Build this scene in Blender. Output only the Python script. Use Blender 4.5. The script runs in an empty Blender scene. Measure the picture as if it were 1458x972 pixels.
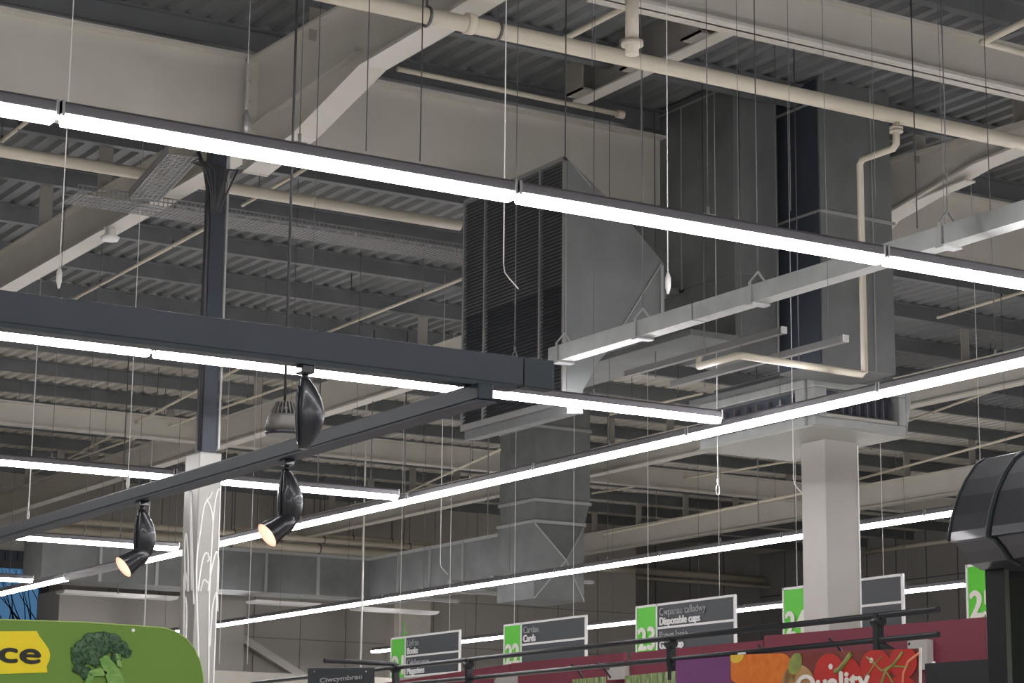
import bpy, math, random
from mathutils import Vector, Matrix
random.seed(7)
S = bpy.context.scene
C = S.collection
PI = math.pi
# ---------------------------------------------------------------- camera
F = 3189.06
XA = Vector((0.85428983, 0.11356599, 0.50723924))
YA = Vector((-0.51971092, 0.16886009, 0.83748841))
ZA = Vector((0.00945774, -0.9790756, 0.20327694))
EYE = Vector((0, 0, 1.6))
def ray(x, y):
    c = Vector((x - 729, y - 486, F))
    return Vector((XA.dot(c), YA.dot(c), ZA.dot(c)))
def P(x, y, X=None, Y=None, Z=None, D=None):
    """point of a known plane (X, Y or Z constant, or distance D) seen at a pixel of the 1458x972 frame"""
    d = ray(x, y)
    if X is not None: t = X / d.x
    elif Y is not None: t = Y / d.y
    elif Z is not None: t = (Z - 1.6) / d.z
    else: t = D / F
    return EYE + d * t
cam = bpy.data.cameras.new('camera')
co = bpy.data.objects.new('camera', cam); C.objects.link(co)
M = Matrix(((XA.x, -XA.y, -XA.z), (YA.x, -YA.y, -YA.z), (ZA.x, -ZA.y, -ZA.z)))
co.matrix_world = Matrix.Translation(EYE) @ M.to_4x4()
cam.sensor_width = 36; cam.lens = F / 1458 * 36; cam.clip_end = 300; cam.clip_start = .05
S.camera = co
# ---------------------------------------------------------------- materials
def mat(name, col, rough=.5, metal=0, var=0, vscale=3, bump=0, bscale=60, spec=.5, stretch=None, coat=0):
    m = bpy.data.materials.new(name); m.use_nodes = True
    n = m.node_tree.nodes; l = m.node_tree.links; b = n['Principled BSDF']
    b.inputs['Base Color'].default_value = (*col, 1)
    b.inputs['Roughness'].default_value = rough; b.inputs['Metallic'].default_value = metal
    b.inputs['Specular IOR Level'].default_value = spec
    if coat: b.inputs['Coat Weight'].default_value = coat
    tc = n.new('ShaderNodeTexCoord'); mp = n.new('ShaderNodeMapping'); l.new(tc.outputs['Object'], mp.inputs[0])
    if stretch: mp.inputs['Scale'].default_value = stretch
    if var:
        t = n.new('ShaderNodeTexNoise'); t.inputs['Scale'].default_value = vscale; t.inputs['Detail'].default_value = 6
        l.new(mp.outputs[0], t.inputs['Vector'])
        r = n.new('ShaderNodeValToRGB')
        r.color_ramp.elements[0].position = .3; r.color_ramp.elements[1].position = .7
        r.color_ramp.elements[0].color = (*[c * (1 - var) for c in col], 1)
        r.color_ramp.elements[1].color = (*[min(1, c * (1 + var)) for c in col], 1)
        l.new(t.outputs['Fac'], r.inputs[0]); l.new(r.outputs[0], b.inputs['Base Color'])
    if bump:
        t = n.new('ShaderNodeTexNoise'); t.inputs['Scale'].default_value = bscale
        l.new(mp.outputs[0], t.inputs['Vector'])
        bp = n.new('ShaderNodeBump'); bp.inputs['Strength'].default_value = bump; bp.inputs['Distance'].default_value = .01
        l.new(t.outputs['Fac'], bp.inputs['Height']); l.new(bp.outputs[0], b.inputs['Normal'])
    return m
def emis(name, col, st):
    m = bpy.data.materials.new(name); m.use_nodes = True
    b = m.node_tree.nodes['Principled BSDF']
    b.inputs['Base Color'].default_value = (.8, .8, .8, 1)
    b.inputs['Emission Color'].default_value = (*col, 1); b.inputs['Emission Strength'].default_value = st
    return m
cream = mat('cream_paint', (.56, .54, .475), .5, var=.05, vscale=2)
creamw = mat('cream_wall_cladding', (.40, .385, .35), .7, var=.05, vscale=.6)
greyw = mat('grey_wall_cladding', (.33, .32, .30), .7, var=.08, vscale=.6)
pipem = mat('cream_pipe_paint', (.64, .59, .475), .4, var=.04, vscale=4)
cleatm = mat('cleat_steel', (.33, .315, .28), .6)
purl = mat('galvanised_purlin', (.17, .18, .185), .55, .35, var=.12, vscale=2)
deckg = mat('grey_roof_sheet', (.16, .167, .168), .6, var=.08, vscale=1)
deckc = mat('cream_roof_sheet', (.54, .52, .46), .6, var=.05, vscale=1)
galv = mat('galvanised_duct', (.20, .212, .208), .55, .4, var=.14, vscale=2.2, bump=.15, bscale=9)
galvl = mat('bright_galvanised_steel', (.42, .44, .42), .45, .35, var=.10, vscale=5)
galvs = mat('seam_steel', (.42, .43, .42), .4, .4)
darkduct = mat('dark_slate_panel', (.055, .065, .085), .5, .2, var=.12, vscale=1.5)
louv = mat('dark_louvre_steel', (.075, .082, .09), .5, .4)
louvf = mat('louvre_frame_steel', (.30, .30, .29), .45, .4)
slate = mat('dark_grey_anodised', (.026, .034, .039), .38, 0, var=.06, vscale=6, spec=.22)
slatem = mat('matt_dark_grey_beam', (.036, .043, .051), .5, 0, var=.05, vscale=5, spec=.22)
blackm = mat('black_powder_coat', (.012, .013, .015), .35)
blackg = mat('gloss_black_plastic', (.016, .018, .021), .28, 0, coat=.2)
housing = mat('light_housing_grey', (.17, .165, .175), .4, .3)
led = emis('led_diffuser', (1, .965, 1.0), 60)
unlit = mat('unlit_diffuser', (.55, .56, .55), .4)
wire = mat('steel_wire', (.15, .15, .15), .4, .5)
wirel = mat('pale_cord', (.75, .74, .70), .6)
wired = mat('dark_cable', (.03, .03, .032), .5)
white = mat('white_paint', (.82, .82, .80), .4)
colw = mat('off_white_column_paint', (.41, .395, .36), .4, var=.04, vscale=3)
colp = mat('grey_column_casing', (.37, .37, .335), .35, .2, var=.05, vscale=3)
etch = mat('white_etched_line', (.92, .92, .88), .4)
poled = mat('dark_pole_paint', (.045, .053, .068), .45, .2)
green = mat('bright_green_sign', (.10, .62, .025), .45)
signg = mat('dark_grey_sign', (.033, .041, .048), .45, var=.06, vscale=2)
redp = mat('burgundy_panel', (.175, .022, .040), .6, var=.06, vscale=1)
glabel = mat('grey_sign_text', (.38, .40, .40), .5)
mesh_m = mat('tray_mesh_steel', (.26, .26, .255), .5, .3)
# ---------------------------------------------------------------- mesh builder
class MB:
    def __init__(s): s.v = []; s.f = []; s.sm = []
    def poly(s, vs, fs, smooth=False):
        o = len(s.v); s.v += [tuple(v) for v in vs]
        for f in fs: s.f.append([i + o for i in f]); s.sm.append(smooth)
        return s
    def box(s, a, b):
        x0, x1 = sorted((a[0], b[0])); y0, y1 = sorted((a[1], b[1])); z0, z1 = sorted((a[2], b[2]))
        return s.poly([(x0,y0,z0),(x1,y0,z0),(x1,y1,z0),(x0,y1,z0),(x0,y0,z1),(x1,y0,z1),(x1,y1,z1),(x0,y1,z1)],
                      [(0,3,2,1),(4,5,6,7),(0,1,5,4),(1,2,6,5),(2,3,7,6),(3,0,4,7)])
    def bar(s, a, b, w, h, upv=Vector((0,0,1))):
        a = Vector(a); b = Vector(b); d = (b - a).normalized()
        r = d.cross(upv)
        if r.length < 1e-4: r = d.cross(Vector((0,1,0)))
        r.normalize(); u = r.cross(d).normalized()
        vs = [p + r * i * w / 2 + u * j * h / 2 for p in (a, b) for i, j in ((-1,-1),(1,-1),(1,1),(-1,1))]
        return s.poly(vs, [(0,1,2,3),(7,6,5,4),(0,4,5,1),(1,5,6,2),(2,6,7,3),(3,7,4,0)])
    def tube(s, pts, r, n=8, cap=True):
        pts = [Vector(p) for p in pts]; rs = r if isinstance(r, (list, tuple)) else [r] * len(pts)
        ref = None; vs = []; fs = []
        for i, p in enumerate(pts):
            d = (pts[min(i+1, len(pts)-1)] - pts[max(i-1, 0)]).normalized()
            if ref is None:
                ref = Vector((0,0,1)) if abs(d.z) < .9 else Vector((1,0,0))
            u = (ref - d * ref.dot(d)).normalized(); w = d.cross(u); ref = u
            for k in range(n):
                a = 2 * PI * k / n; vs.append(p + (u * math.cos(a) + w * math.sin(a)) * rs[i])
        for i in range(len(pts) - 1):
            for k in range(n):
                fs.append((i*n+k, i*n+(k+1) % n, (i+1)*n+(k+1) % n, (i+1)*n+k))
        s.poly(vs, fs, True)
        if cap:
            o = len(s.v) - len(vs)
            s.f.append([o+k for k in range(n)][::-1]); s.sm.append(False)
            s.f.append([o+(len(pts)-1)*n+k for k in range(n)]); s.sm.append(False)
        return s
    def prism(s, poly, axis, a, b):
        """poly: 2D points in the two other axes (in x,y,z order); extruded along axis a..b"""
        def mk(p, t):
            return {'x': (t, p[0], p[1]), 'y': (p[0], t, p[1]), 'z': (p[0], p[1], t)}[axis]
        n = len(poly)
        vs = [mk(p, a) for p in poly] + [mk(p, b) for p in poly]
        fs = [list(range(n))[::-1], [n+i for i in range(n)]] + [(i, (i+1) % n, n+(i+1) % n, n+i) for i in range(n)]
        return s.poly(vs, fs)
    def loft(s, rings, smooth=True, cap=True):
        n = len(rings[0]); vs = [p for r in rings for p in r]; fs = []
        for i in range(len(rings)-1):
            for k in range(n): fs.append((i*n+k, i*n+(k+1) % n, (i+1)*n+(k+1) % n, (i+1)*n+k))
        o = len(s.v); s.poly(vs, fs, smooth)
        if cap:
            s.f.append([o+k for k in range(n)][::-1]); s.sm.append(False)
            s.f.append([o+(len(rings)-1)*n+k for k in range(n)]); s.sm.append(False)
        return s
    def build(s, name, m, parent=None, bevel=0):
        me = bpy.data.meshes.new(name); me.from_pydata(s.v, [], s.f)
        for p, q in zip(me.polygons, s.sm): p.use_smooth = q
        me.materials.append(m); me.update()
        import bmesh
        bm = bmesh.new(); bm.from_mesh(me); bmesh.ops.recalc_face_normals(bm, faces=bm.faces); bm.to_mesh(me); bm.free()
        o = bpy.data.objects.new(name, me); C.objects.link(o)
        if parent:
            o.parent = parent
            o.matrix_parent_inverse = Matrix.Identity(4)
            mw = parent.matrix_world if parent.parent is None else parent.matrix_world
            inv = Matrix.Translation(-WL(parent)) 
            me.transform(inv)
        else:
            # origin at the base centre of the thing
            xs = [v.co for v in me.vertices]
            c = Vector((sum(v.x for v in xs)/len(xs), sum(v.y for v in xs)/len(xs), min(v.z for v in xs)))
            me.transform(Matrix.Translation(-c)); o.location = c
        if bevel:
            md = o.modifiers.new('bevel', 'BEVEL'); md.width = bevel; md.segments = 2; md.limit_method = 'ANGLE'
        return o
def WL(o):
    l = Vector(o.location)
    while o.parent: o = o.parent; l += Vector(o.location)
    return l
def tag(o, label, cat, group=None, kind=None):
    if label: o['label'] = label
    if cat: o['category'] = cat
    if group: o['group'] = group
    if kind: o['kind'] = kind
    return o
def thing(name, loc, label, cat, group=None):
    o = bpy.data.objects.new(name, None); C.objects.link(o); o.location = loc; o.empty_display_size = .1
    return tag(o, label, cat, group)
def struct(o): o['kind'] = 'structure'; return o
def textmesh(name, body, size, m, parent, origin, right, up, width=None, depth=.004, bold=0.0, align='LEFT'):
    cu = bpy.data.curves.new(name, 'FONT'); cu.body = body; cu.size = size; cu.extrude = depth
    cu.align_x = align
    t = bpy.data.objects.new(name, cu); C.objects.link(t)
    dg = bpy.context.evaluated_depsgraph_get(); dg.update()
    me = bpy.data.meshes.new_from_object(t.evaluated_get(dg))
    C.objects.unlink(t); bpy.data.objects.remove(t)
    right = Vector(right).normalized(); up = Vector(up).normalized(); nrm = right.cross(up)
    sx = 1
    if width:
        w = max(v.co.x for v in me.vertices) - min(v.co.x for v in me.vertices); sx = width / w
    for v in me.vertices:
        v.co = Vector(origin) + right * v.co.x * sx + up * v.co.y + nrm * v.co.z - WL(parent)
    if bold:   # heavier strokes: slightly shifted copies of the glyphs in the same mesh
        vs = [v.co.copy() for v in me.vertices]; fs = [tuple(p.vertices) for p in me.polygons]; V = []; Fc = []
        for k, (i, j) in enumerate(((-1, 0), (1, 0), (0, -.6), (0, .6), (0, 0))):
            o_ = len(V); V += [v + right*i*bold*1.6 + up*j*bold*1.6 + nrm*k*.0002 for v in vs]; Fc += [tuple(q+o_ for q in f) for f in fs]
        me = bpy.data.meshes.new(name); me.from_pydata(V, [], Fc)
    me.materials.clear(); me.materials.append(m)
    o = bpy.data.objects.new(name, me); C.objects.link(o); o.parent = parent
    return o
ORD = ['first', 'second', 'third', 'fourth', 'fifth', 'sixth', 'seventh', 'eighth', 'ninth', 'tenth', 'eleventh', 'twelfth',
       'thirteenth', 'fourteenth', 'fifteenth', 'sixteenth', 'seventeenth', 'eighteenth', 'nineteenth', 'twentieth', 'twenty-first', 'twenty-second', 'twenty-third', 'twenty-fourth', 'twenty-fifth', 'twenty-sixth', 'twenty-seventh']
# ---------------------------------------------------------------- setting
floor_m = mat('vinyl_floor', (.62, .60, .56), .35, var=.04, vscale=.5)
struct(MB().box((-14, -14, -.1), (62, 64, 0)).build('floor', floor_m))
ZP = 8.66      # underside of purlins
ZD = 8.87      # roof sheet
def deck(name, y0, y1, m, z):
    vs = []; fs = []; x = -14.0; per = .22; d = .045; k = 0
    while x < 62:
        for dx, dz in ((0, 0), (.07, 0), (.11, d), (.18, d)):
            vs += [(x+dx, y0, z+dz), (x+dx, y1, z+dz)]
        x += per
    n = len(vs) // 2
    fs = [(2*i, 2*i+2, 2*i+3, 2*i+1) for i in range(n-1)]
    return struct(MB().poly(vs, fs).build(name, m))
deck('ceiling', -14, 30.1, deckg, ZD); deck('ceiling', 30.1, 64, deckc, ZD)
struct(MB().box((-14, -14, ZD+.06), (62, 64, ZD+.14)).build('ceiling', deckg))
YW = 48.0; XC = P(905, 850, Y=YW).x; XR = 40.0; YF = 52.0
w0 = P(-40, 800, Y=YW); w1 = P(64, 880, Y=YW); WT = P(30, 800, Y=YW).z; WB = P(30, 905, Y=YW).z; WX0 = w0.x - .6; WX1 = w1.x
wall = MB()
wall.box((-14, YW, 0), (WX0, YW+.2, 9)); wall.box((WX1, YW, 0), (XC, YW+.2, 9))
wall.box((WX0, YW, 0), (WX1, YW+.2, WB)); wall.box((WX0, YW, WT), (WX1, YW+.2, 9))
x = -13.5
struct(wall.build('wall_back', creamw))
sm = MB()
for z in (3.2, 4.3, 5.4, 6.5, 7.6): sm.box((17.6, YW-.012, z), (XC, YW, z+.02))
for X in [18.5 + 1.2*i for i in range(13)]: sm.box((X, YW-.014, 0), (X+.015, YW, 8.9))
struct(sm.build('trim_1', mat('wall_seam', (.22, .21, .19), .7)))
struct(MB().box((XC-.2, YW+.2, 0), (XC, YF, 9)).build('wall_return', creamw))
struct(MB().box((XC, YF, 0), (XR, YF+.2, 9)).build('wall_far', greyw))
sm = MB()
for X in [XC + 1 + 1.2*i for i in range(5)]: sm.box((X, YF-.015, 0), (X+.03, YF, 8.9))
for Y in [YF - 1.2*i for i in range(1, 20)]: sm.box((XR-.015, Y, 0), (XR, Y+.03, 8.9))
for z in (5.2, 6.4, 7.6): sm.box((XR-.015, 20, z), (XR, YF, z+.03))
struct(sm.build('trim_2', mat('far_wall_seam', (.13, .13, .125), .7)))
struct(MB().box((XR, -14, 0), (XR+.2, YF, 9)).build('wall_right', greyw))
struct(MB().box((-14, -14, 0), (-13.8, 48, 9)).build('wall_left', creamw))
struct(MB().box((-14, -14, 0), (62, -13.8, 9)).build('wall_front', creamw))
# window
wf = MB()
for a, b in (((WX0, WB), (WX1, WB+.12)), ((WX0, WT-.14), (WX1, WT)), ((WX1-.14, WB), (WX1, WT)), ((WX0, WB), (WX0+.14, WT))):
    wf.box((a[0], YW-.06, a[1]), (b[0], YW+.12, b[1]))
win = struct(wf.build('window_1', mat('dark_window_frame', (.07, .07, .075), .5)))
gl = bpy.data.materials.new('window_glass'); gl.use_nodes = True; b = gl.node_tree.nodes['Principled BSDF']
b.inputs['Transmission Weight'].default_value = 1; b.inputs['Roughness'].default_value = .02; b.inputs['IOR'].default_value = 1.02; b.inputs['Base Color'].default_value = (.85, .93, 1, 1)
MB().box((WX0+.14, YW+.02, WB+.12), (WX1-.14, YW+.03, WT-.14)).build('pane', gl, win)
MB().box((WX1+.02, YW-.10, WB-.1), (WX1+.34, YW-.01, WT+.25)).build('window_surround', mat('taupe_surround', (.24, .225, .20), .7), win)
lv = MB(); 
for i in range(9): lv.box((WX0+.2+i*.28, YW-.10, WT+.02), (WX0+.40+i*.28, YW-.02, WT+.20))
lv.box((WX0, YW-.05, WT), (WX1, YW-.01, WT+.24))
lv.build('louvre_strip', darkduct, win)
bw = MB()
for i in range(70):
    bx = random.uniform(WX0-1, WX1+1.5); z = WB - .4; p = Vector((bx, YW+random.uniform(1.5, 3), z)); pts = [p]
    dx = random.uniform(-.25, .1)
    bw.tube([(bx, p.y, 0), p], .03, 4)
    for k in range(7):
        p = p + Vector((dx + random.uniform(-.08, .08), 0, .30)); pts.append(p)
    bw.tube(pts, [.022 - .0025*k for k in range(8)], 4)
tag(bw.build('bare_branches', mat('branch_bark', (.10, .08, .06), .9)), 'bare tree branches seen through the blue window at far left', 'branches', kind='stuff')
# ---------------------------------------------------------------- purlins
PY = [8.3 + 1.5*i for i in range(8)] + [20.6 + 1.9*i for i in range(16)]
BEAMY = 18.8
PY = [y for y in PY]
for i, y in enumerate(PY):
    prof = [(y, ZP), (y+.075, ZP), (y+.075, ZP+.022), (y+.018, ZP+.022), (y+.018, ZD-.01), (y-.07, ZD-.01), (y-.07, ZD-.03), (y-.07, ZD-.01), (y, ZD-.02), (y, ZP)]
    prof = [(y-.018, ZP+.05), (y-.018, ZP), (y+.09, ZP), (y+.09, ZP+.02), (y, ZP+.02), (y, ZD), (y-.085, ZD), (y-.085, ZD-.02), (y-.018, ZD-.02)]
    side = 'in front of' if y < BEAMY else 'behind'
    k = sum(1 for q in PY if (y < q <= BEAMY)) if y < BEAMY else sum(1 for q in PY if (BEAMY < q < y))
    tag(MB().prism(prof, 'x', 3.0, XR).build('roof_purlin', purl),
        'long grey steel roof purlin, %s row %s the deep cream beam' % (ORD[k], side), 'purlin', 'roof purlins under the sheeting')
# ---------------------------------------------------------------- big beams along X
def xbeam(X0, X1, Y, zb, zt, fw, label, group=None, parts=None):
    t = thing('cross_beam', (X0, Y, zb), label, 'beam', group)
    MB().box((X0, Y-.012, zb), (X1, Y+.012, zt)).build('web', cream, t)
    MB().box((X0, Y-fw/2, zt-.03), (X1, Y+fw/2, zt)).build('flange', cream, t)
    MB().box((X0, Y-fw/2, zb), (X1, Y+fw/2, zb+.03)).build('flange', cream, t)
    return t
zt = 8.58
xbeam(-4, 40, BEAMY, 7.66, zt, .25, 'deep cream steel beam crossing behind the topmost strip light', 'cream cross beams')
NB = xbeam(9.6, 24, 14.6, 8.12, 8.56, .24, 'cream steel beam high up in front of the tall ducts, top right', 'cream cross beams')
fy = P(424, 645, Z=7.75).y
xbeam(-4, 34, fy, 7.75, 8.15, .2, 'far cream beam behind the dark pole and lower duct', 'cream cross beams')
# ---------------------------------------------------------------- rafters
def rafter(X, label, y_far, zb=7.66, zt=8.14, near=True):
    t = thing('rafter', (X, BEAMY, zb), label, 'rafter', 'cream rafters')
    fw = .22
    y0 = BEAMY + .14
    MB().prism([(y0, zb), (y_far, zb), (y_far, zt), (y0, zt)], 'x', X-.01, X+.01).build('web', cream, t)
    MB().bar((X, y0, zb), (X, y_far, zb), fw, .025).build('bottom_flange', cream, t)
    MB().box((X-fw/2, y0, zt-.02), (X+fw/2, y_far, zt)).build('top_flange', cream, t)
    if near:
        y1 = BEAMY - .14
        q = near   # list of (Y, zbottom)
        prof = [(y1, 7.42)] + q + [(q[-1][0], 8.30), (y1, 8.50)]
        MB().prism(prof, 'x', X-.01, X+.01).build('web', cream, t)
        b = MB(); pp = [(y1, 7.42)] + q
        for a, c in zip(pp, pp[1:]): b.bar((X, a[0], a[1]), (X, c[0], c[1]), fw+.04, .028)
        b.build('haunch_flange', cream, t)
        MB().bar((X, y1, 8.50), (X, q[-1][0], 8.30), fw+.04, .028).build('top_flange', cream, t)
        MB().bar((X-.0, y1-.05, 7.85), (X, q[1][0]+.2, 7.98), fw*.7, .02).build('stiffener', cream, t)
        e = MB().box((X-.13, y1-.025, 7.40), (X+.13, y1, 8.52))
        for z in (7.6, 7.9, 8.1, 8.3, 8.42):
            for dx in (-.08, .08): e.tube([(X+dx, y1-.05, z), (X+dx, y1-.02, z)], .016, 6)
        e.build('end_plate', cream, t)
    # cleats that carry the purlins
    for y in PY:
        if y > y0 and y < y_far: MB().box((X-.08, y+.095, zt), (X+.08, y+.11, ZD-.05)).box((X-.08, y-.05, zt), (X+.08, y+.11, zt+.012)).build('cleat', cleatm, t)
        elif near and q[-1][0] < y < y1: MB().box((X-.08, y+.095, 8.35), (X+.08, y+.11, ZD-.05)).build('cleat', cleatm, t)
    return t
def proj(X, pts):
    r = []
    for x, y in pts:
        p = P(x, y, X=X); r.append((p.y, p.z))
    return r
R1X = 8.45
rafter(R1X, 'cream rafter with stepped haunch crossing the upper left', 47.99, near=[(17.6, 7.52), (16.3, 7.80), (15.1, 7.80), (11.0, 7.86)])
rafter(15.6, 'cream rafter with haunch at the right edge, above the galvanised trunking', 47.99, near=[(17.9, 7.86), (16.45, 8.10), (15.6, 8.14), (14.75, 8.15)])
rafter(22.75, 'cream rafter passing behind the white diffuser box', 47.99, near=[(17.6, 7.52), (16.3, 7.80), (12.0, 7.80)])
rafter(29.9, 'cream rafter farthest right, behind the near-white column', 47.99, near=[(17.6, 7.52), (16.3, 7.80), (12.0, 7.80)])
# short intermediate rafter with purlin cleats
a = P(840, 150, Z=8.45); b = P(1058, 45, Z=8.45)
t = thing('rafter', (11.6, a.y, 8.45), 'short cream rafter in front of the tall ducts, purlin ends on its cleats', 'rafter', 'cream rafters')
MB().box((11.52, a.y, 8.45), (11.68, 14.72, 8.47)).build('bottom_flange', cream, t)
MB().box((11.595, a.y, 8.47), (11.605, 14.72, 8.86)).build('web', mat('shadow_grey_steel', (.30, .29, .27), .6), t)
for y in (15.6, 16.6, 17.55): MB().box((11.40, y, 8.47), (11.42, y+.3, 8.78)).box((11.40, y, 8.47), (11.60, y+.3, 8.49)).build('cleat', cleatm, t)
a = P(566, 98, Y=18.3); b = P(884, 163, Y=18.3)
tag(MB().tube([a, b], .028, 8).tube([b-Vector((.05,0,0)), b+Vector((.03,0,0))], .045, 8).build('tie_pipe', pipem), 'thin cream pipe lying just above the deep cream beam', 'pipe')
# ---------------------------------------------------------------- pipes
def pipe(pts, r, label, cat='pipe', m=pipem, name='water_pipe', clamps=(), couplers=(), n=14, group=None, drops=()):
    t = thing(name, pts[0], label, cat, group)
    MB().tube(pts, r, n).build('tube', m, t)
    for a in clamps:
        a = Vector(a); d = (Vector(pts[1])-Vector(pts[0])).normalized()
        b_ = MB(); u = Vector((0, 0, 1)); w = d.cross(u)
        ring = [a + (u*math.cos(g)+w*math.sin(g))*(r+.012) for g in [2*PI*k/14 for k in range(15)]]
        b_.tube(ring, .012, 6); b_.bar(a+Vector((0, 0, r)), a+Vector((0, 0, ZP-a.z)), .015, .015)
        b_.build('clamp', wire, t)
    for a in couplers:
        a = Vector(a); d = (Vector(pts[1])-Vector(pts[0])).normalized()
        MB().tube([a-d*.035, a+d*.035], r+.02, n).build('coupler', m, t)
    return t
ZPI = 7.65
p0 = P(300, -40, Z=ZPI); y0 = 14.59
pipe([(6.0, y0, ZPI), (20, y0, ZPI)], .066, 'thick cream water main crossing the top of the ceiling', clamps=[P(608, 24, Y=y0), P(708, 44, Y=y0)], couplers=[P(668, 34, Y=y0)])
a = P(1276, 178, Y=y0)
q0 = Vector((a.x, y0, ZPI-.05)); q1 = P(1276, 205, Y=y0)
q2 = P(1224, 228, Z=q1.z); q3 = P(1229, 532, X=q2.x); 
pt = [q0, q1, q1+Vector((-.0, .04, -.03)), q2+Vector((0, -.04, 0)), q2+Vector((0, 0, -.04))]
q3 = Vector((q2.x, q2.y, P(1229, 530, Y=q2.y).z)); q4 = P(1052, 516, Z=q3.z)
q4 = Vector((P(1052, 517, Y=q3.y).x, q3.y, q3.z)); q5 = P(1024, 525, Z=q3.z)
t = pipe(pt + [q3, q3+Vector((-.03, 0, -.02)), q4+Vector((.03, 0, 0)), q4+Vector((0,.04,0)), Vector((q4.x, q5.y, q4.z)), Vector((q4.x, q5.y, q4.z+.08))], .032,
     'cream sprinkler drop pipe hanging down in front of the right duct', couplers=[])
MB().tube([q0-Vector((0,0,.05)), q0-Vector((0,0,.07))], .062, 12).tube([q0-Vector((0,0,.085)), q0-Vector((0,0,.10))], .062, 12).build('valve_flange', pipem, t)
a = P(900, -10, Y=14.0); b = P(900, 78, Y=14.0)
t = pipe([a+Vector((0,0,.2)), b], .055, 'short vertical cream pipe with a flange above the water main')
z = P(900, 62, Y=14.0).z; MB().tube([(a.x, 14.0, z-.02), (a.x, 14.0, z+.02)], .09, 12).build('valve_flange', pipem, t)
a = P(897, 6, Z=8.3); b = P(806, 54, Z=8.3)
pipe([a, b, b+Vector((-.05, 0, -.03))], .028, 'slim cream branch pipe sloping left from the short vertical pipe')
a = P(1398, 60, Z=8.3); b = P(1470, 26, Z=8.3); c = P(1470, 79, Z=8.3)
pipe([b, a+Vector((.01,-.03,0)), a, a+Vector((.04,0,0)), c], .03, 'bent slim cream pipe in the top right corner')
pipe([(3, 20.87, 7.9), (11.95, 20.87, 7.9)], .062, 'cream pipe behind the topmost strip light, ending at the louvred unit')
a = P(560, 97, Y=18.3)
def conduit(x0, y0_, x1, y1_, z, r, label, zend=None, drop=None, m=pipem, name='conduit', g='slim cream conduits below the roof'):
    a = P(x0, y0_, Z=z); b = P(x1, y1_, Z=zend or z)
    t = thing(name, a, label, 'conduit', g)
    MB().tube([a, b], r, 8).build('tube', m, t)
    n = max(2, int((b-a).length / 3)); h = MB()
    for k in range(n):
        p = a.lerp(b, (k+.5)/n); MB().tube([p, Vector((p.x, p.y, ZP+.1))], .006, 5).tube([p-Vector((0,0,.03)), p+Vector((0,0,.06))], .014, 6).build('hanger_rod', wire, t)
conduit(305, 318, 96, 430, 8.0, .022, 'slim cream conduit running down-left from the dark pole')
conduit(658, 397, 452, 478, 8.0, .022, 'slim cream conduit running left from the louvred unit')
conduit(392, 497, 96, 653, 8.0, .022, 'slim cream conduit, upper one of the pair left of the dark pole')
conduit(420, 545, 0, 690, 8.0, .020, 'slim cream conduit, lower one of the pair left of the dark pole')
conduit(40, 172, -10, 210, 8.2, .022, 'short bit of cream conduit at the left edge below the topmost strip')
conduit(444, 235, 345, 292, 8.2, .022, 'short slim cream conduit beside the haunch foot')
conduit(712, 640, 570, 705, 7.6, .022, 'slim cream conduit ending at the end of the lower cross strip light')
conduit(1190, 646, 843, 702, 8.0, .022, 'slim cream conduit below the white diffuser box')
conduit(1200, 690, 860, 760, 7.4, .03, 'cream pipe dropping beside the lower duct')
conduit(1458, 415, 1335, 452, 8.0, .022, 'slim cream conduit at the right edge under the topmost strip')
conduit(1458, 618, 1222, 682, 7.9, .025, 'cream conduit between the near-white column and the black hood')
conduit(1458, 540, 1290, 600, 8.0, .022, 'slim cream conduit right of the white diffuser box')
conduit(1000, 560, 868, 590, 8.2, .022, 'slim cream conduit just above the lower end of a cross strip')
# far pipes along the back wall
for i, (x0, y0_, x1, y1_, r, lab) in enumerate([(60, 738, 700, 788, .07, 'upper cream pipe along the back wall'), (60, 752, 690, 797, .10, 'thick lower cream pipe along the back wall'), (330, 752, 612, 776, .05, 'slim cream pipe over the duct bend on the back wall')]):
    Yp = 46.6 + .3*i
    a = P(x0, y0_, Y=Yp); b = P(x1, y1_, Y=Yp); b.z = a.z
    pipe([a, b], r, lab, clamps=[a.lerp(b, k/5) for k in (1, 2, 3, 4)], n=10)
a = P(830, 806, Y=47.2); b = P(903, 812, Y=47.2); b.z = a.z
pipe([a, b], .10, 'cream pipe on the back wall right of the lower duct', n=10)
a = P(905, 812, Y=51.7); b = P(1090, 826, Y=51.7); b.z = a.z
pipe([a, b], .10, 'pale pipe on the far dark wall behind the aisle signs', n=10)
a = P(1225, 787, X=39.6); b = P(1352, 766, X=39.6); b.z = a.z; pipe([a, b], .06, 'thin pale pipe on the dark right wall beside the near-white column', n=8)
a = P(905, 822, Y=51.5); pipe([a, a+Vector((5.8,0,0))], .05, 'thin pipe on the far dark wall behind the aisle signs', n=8)
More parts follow.
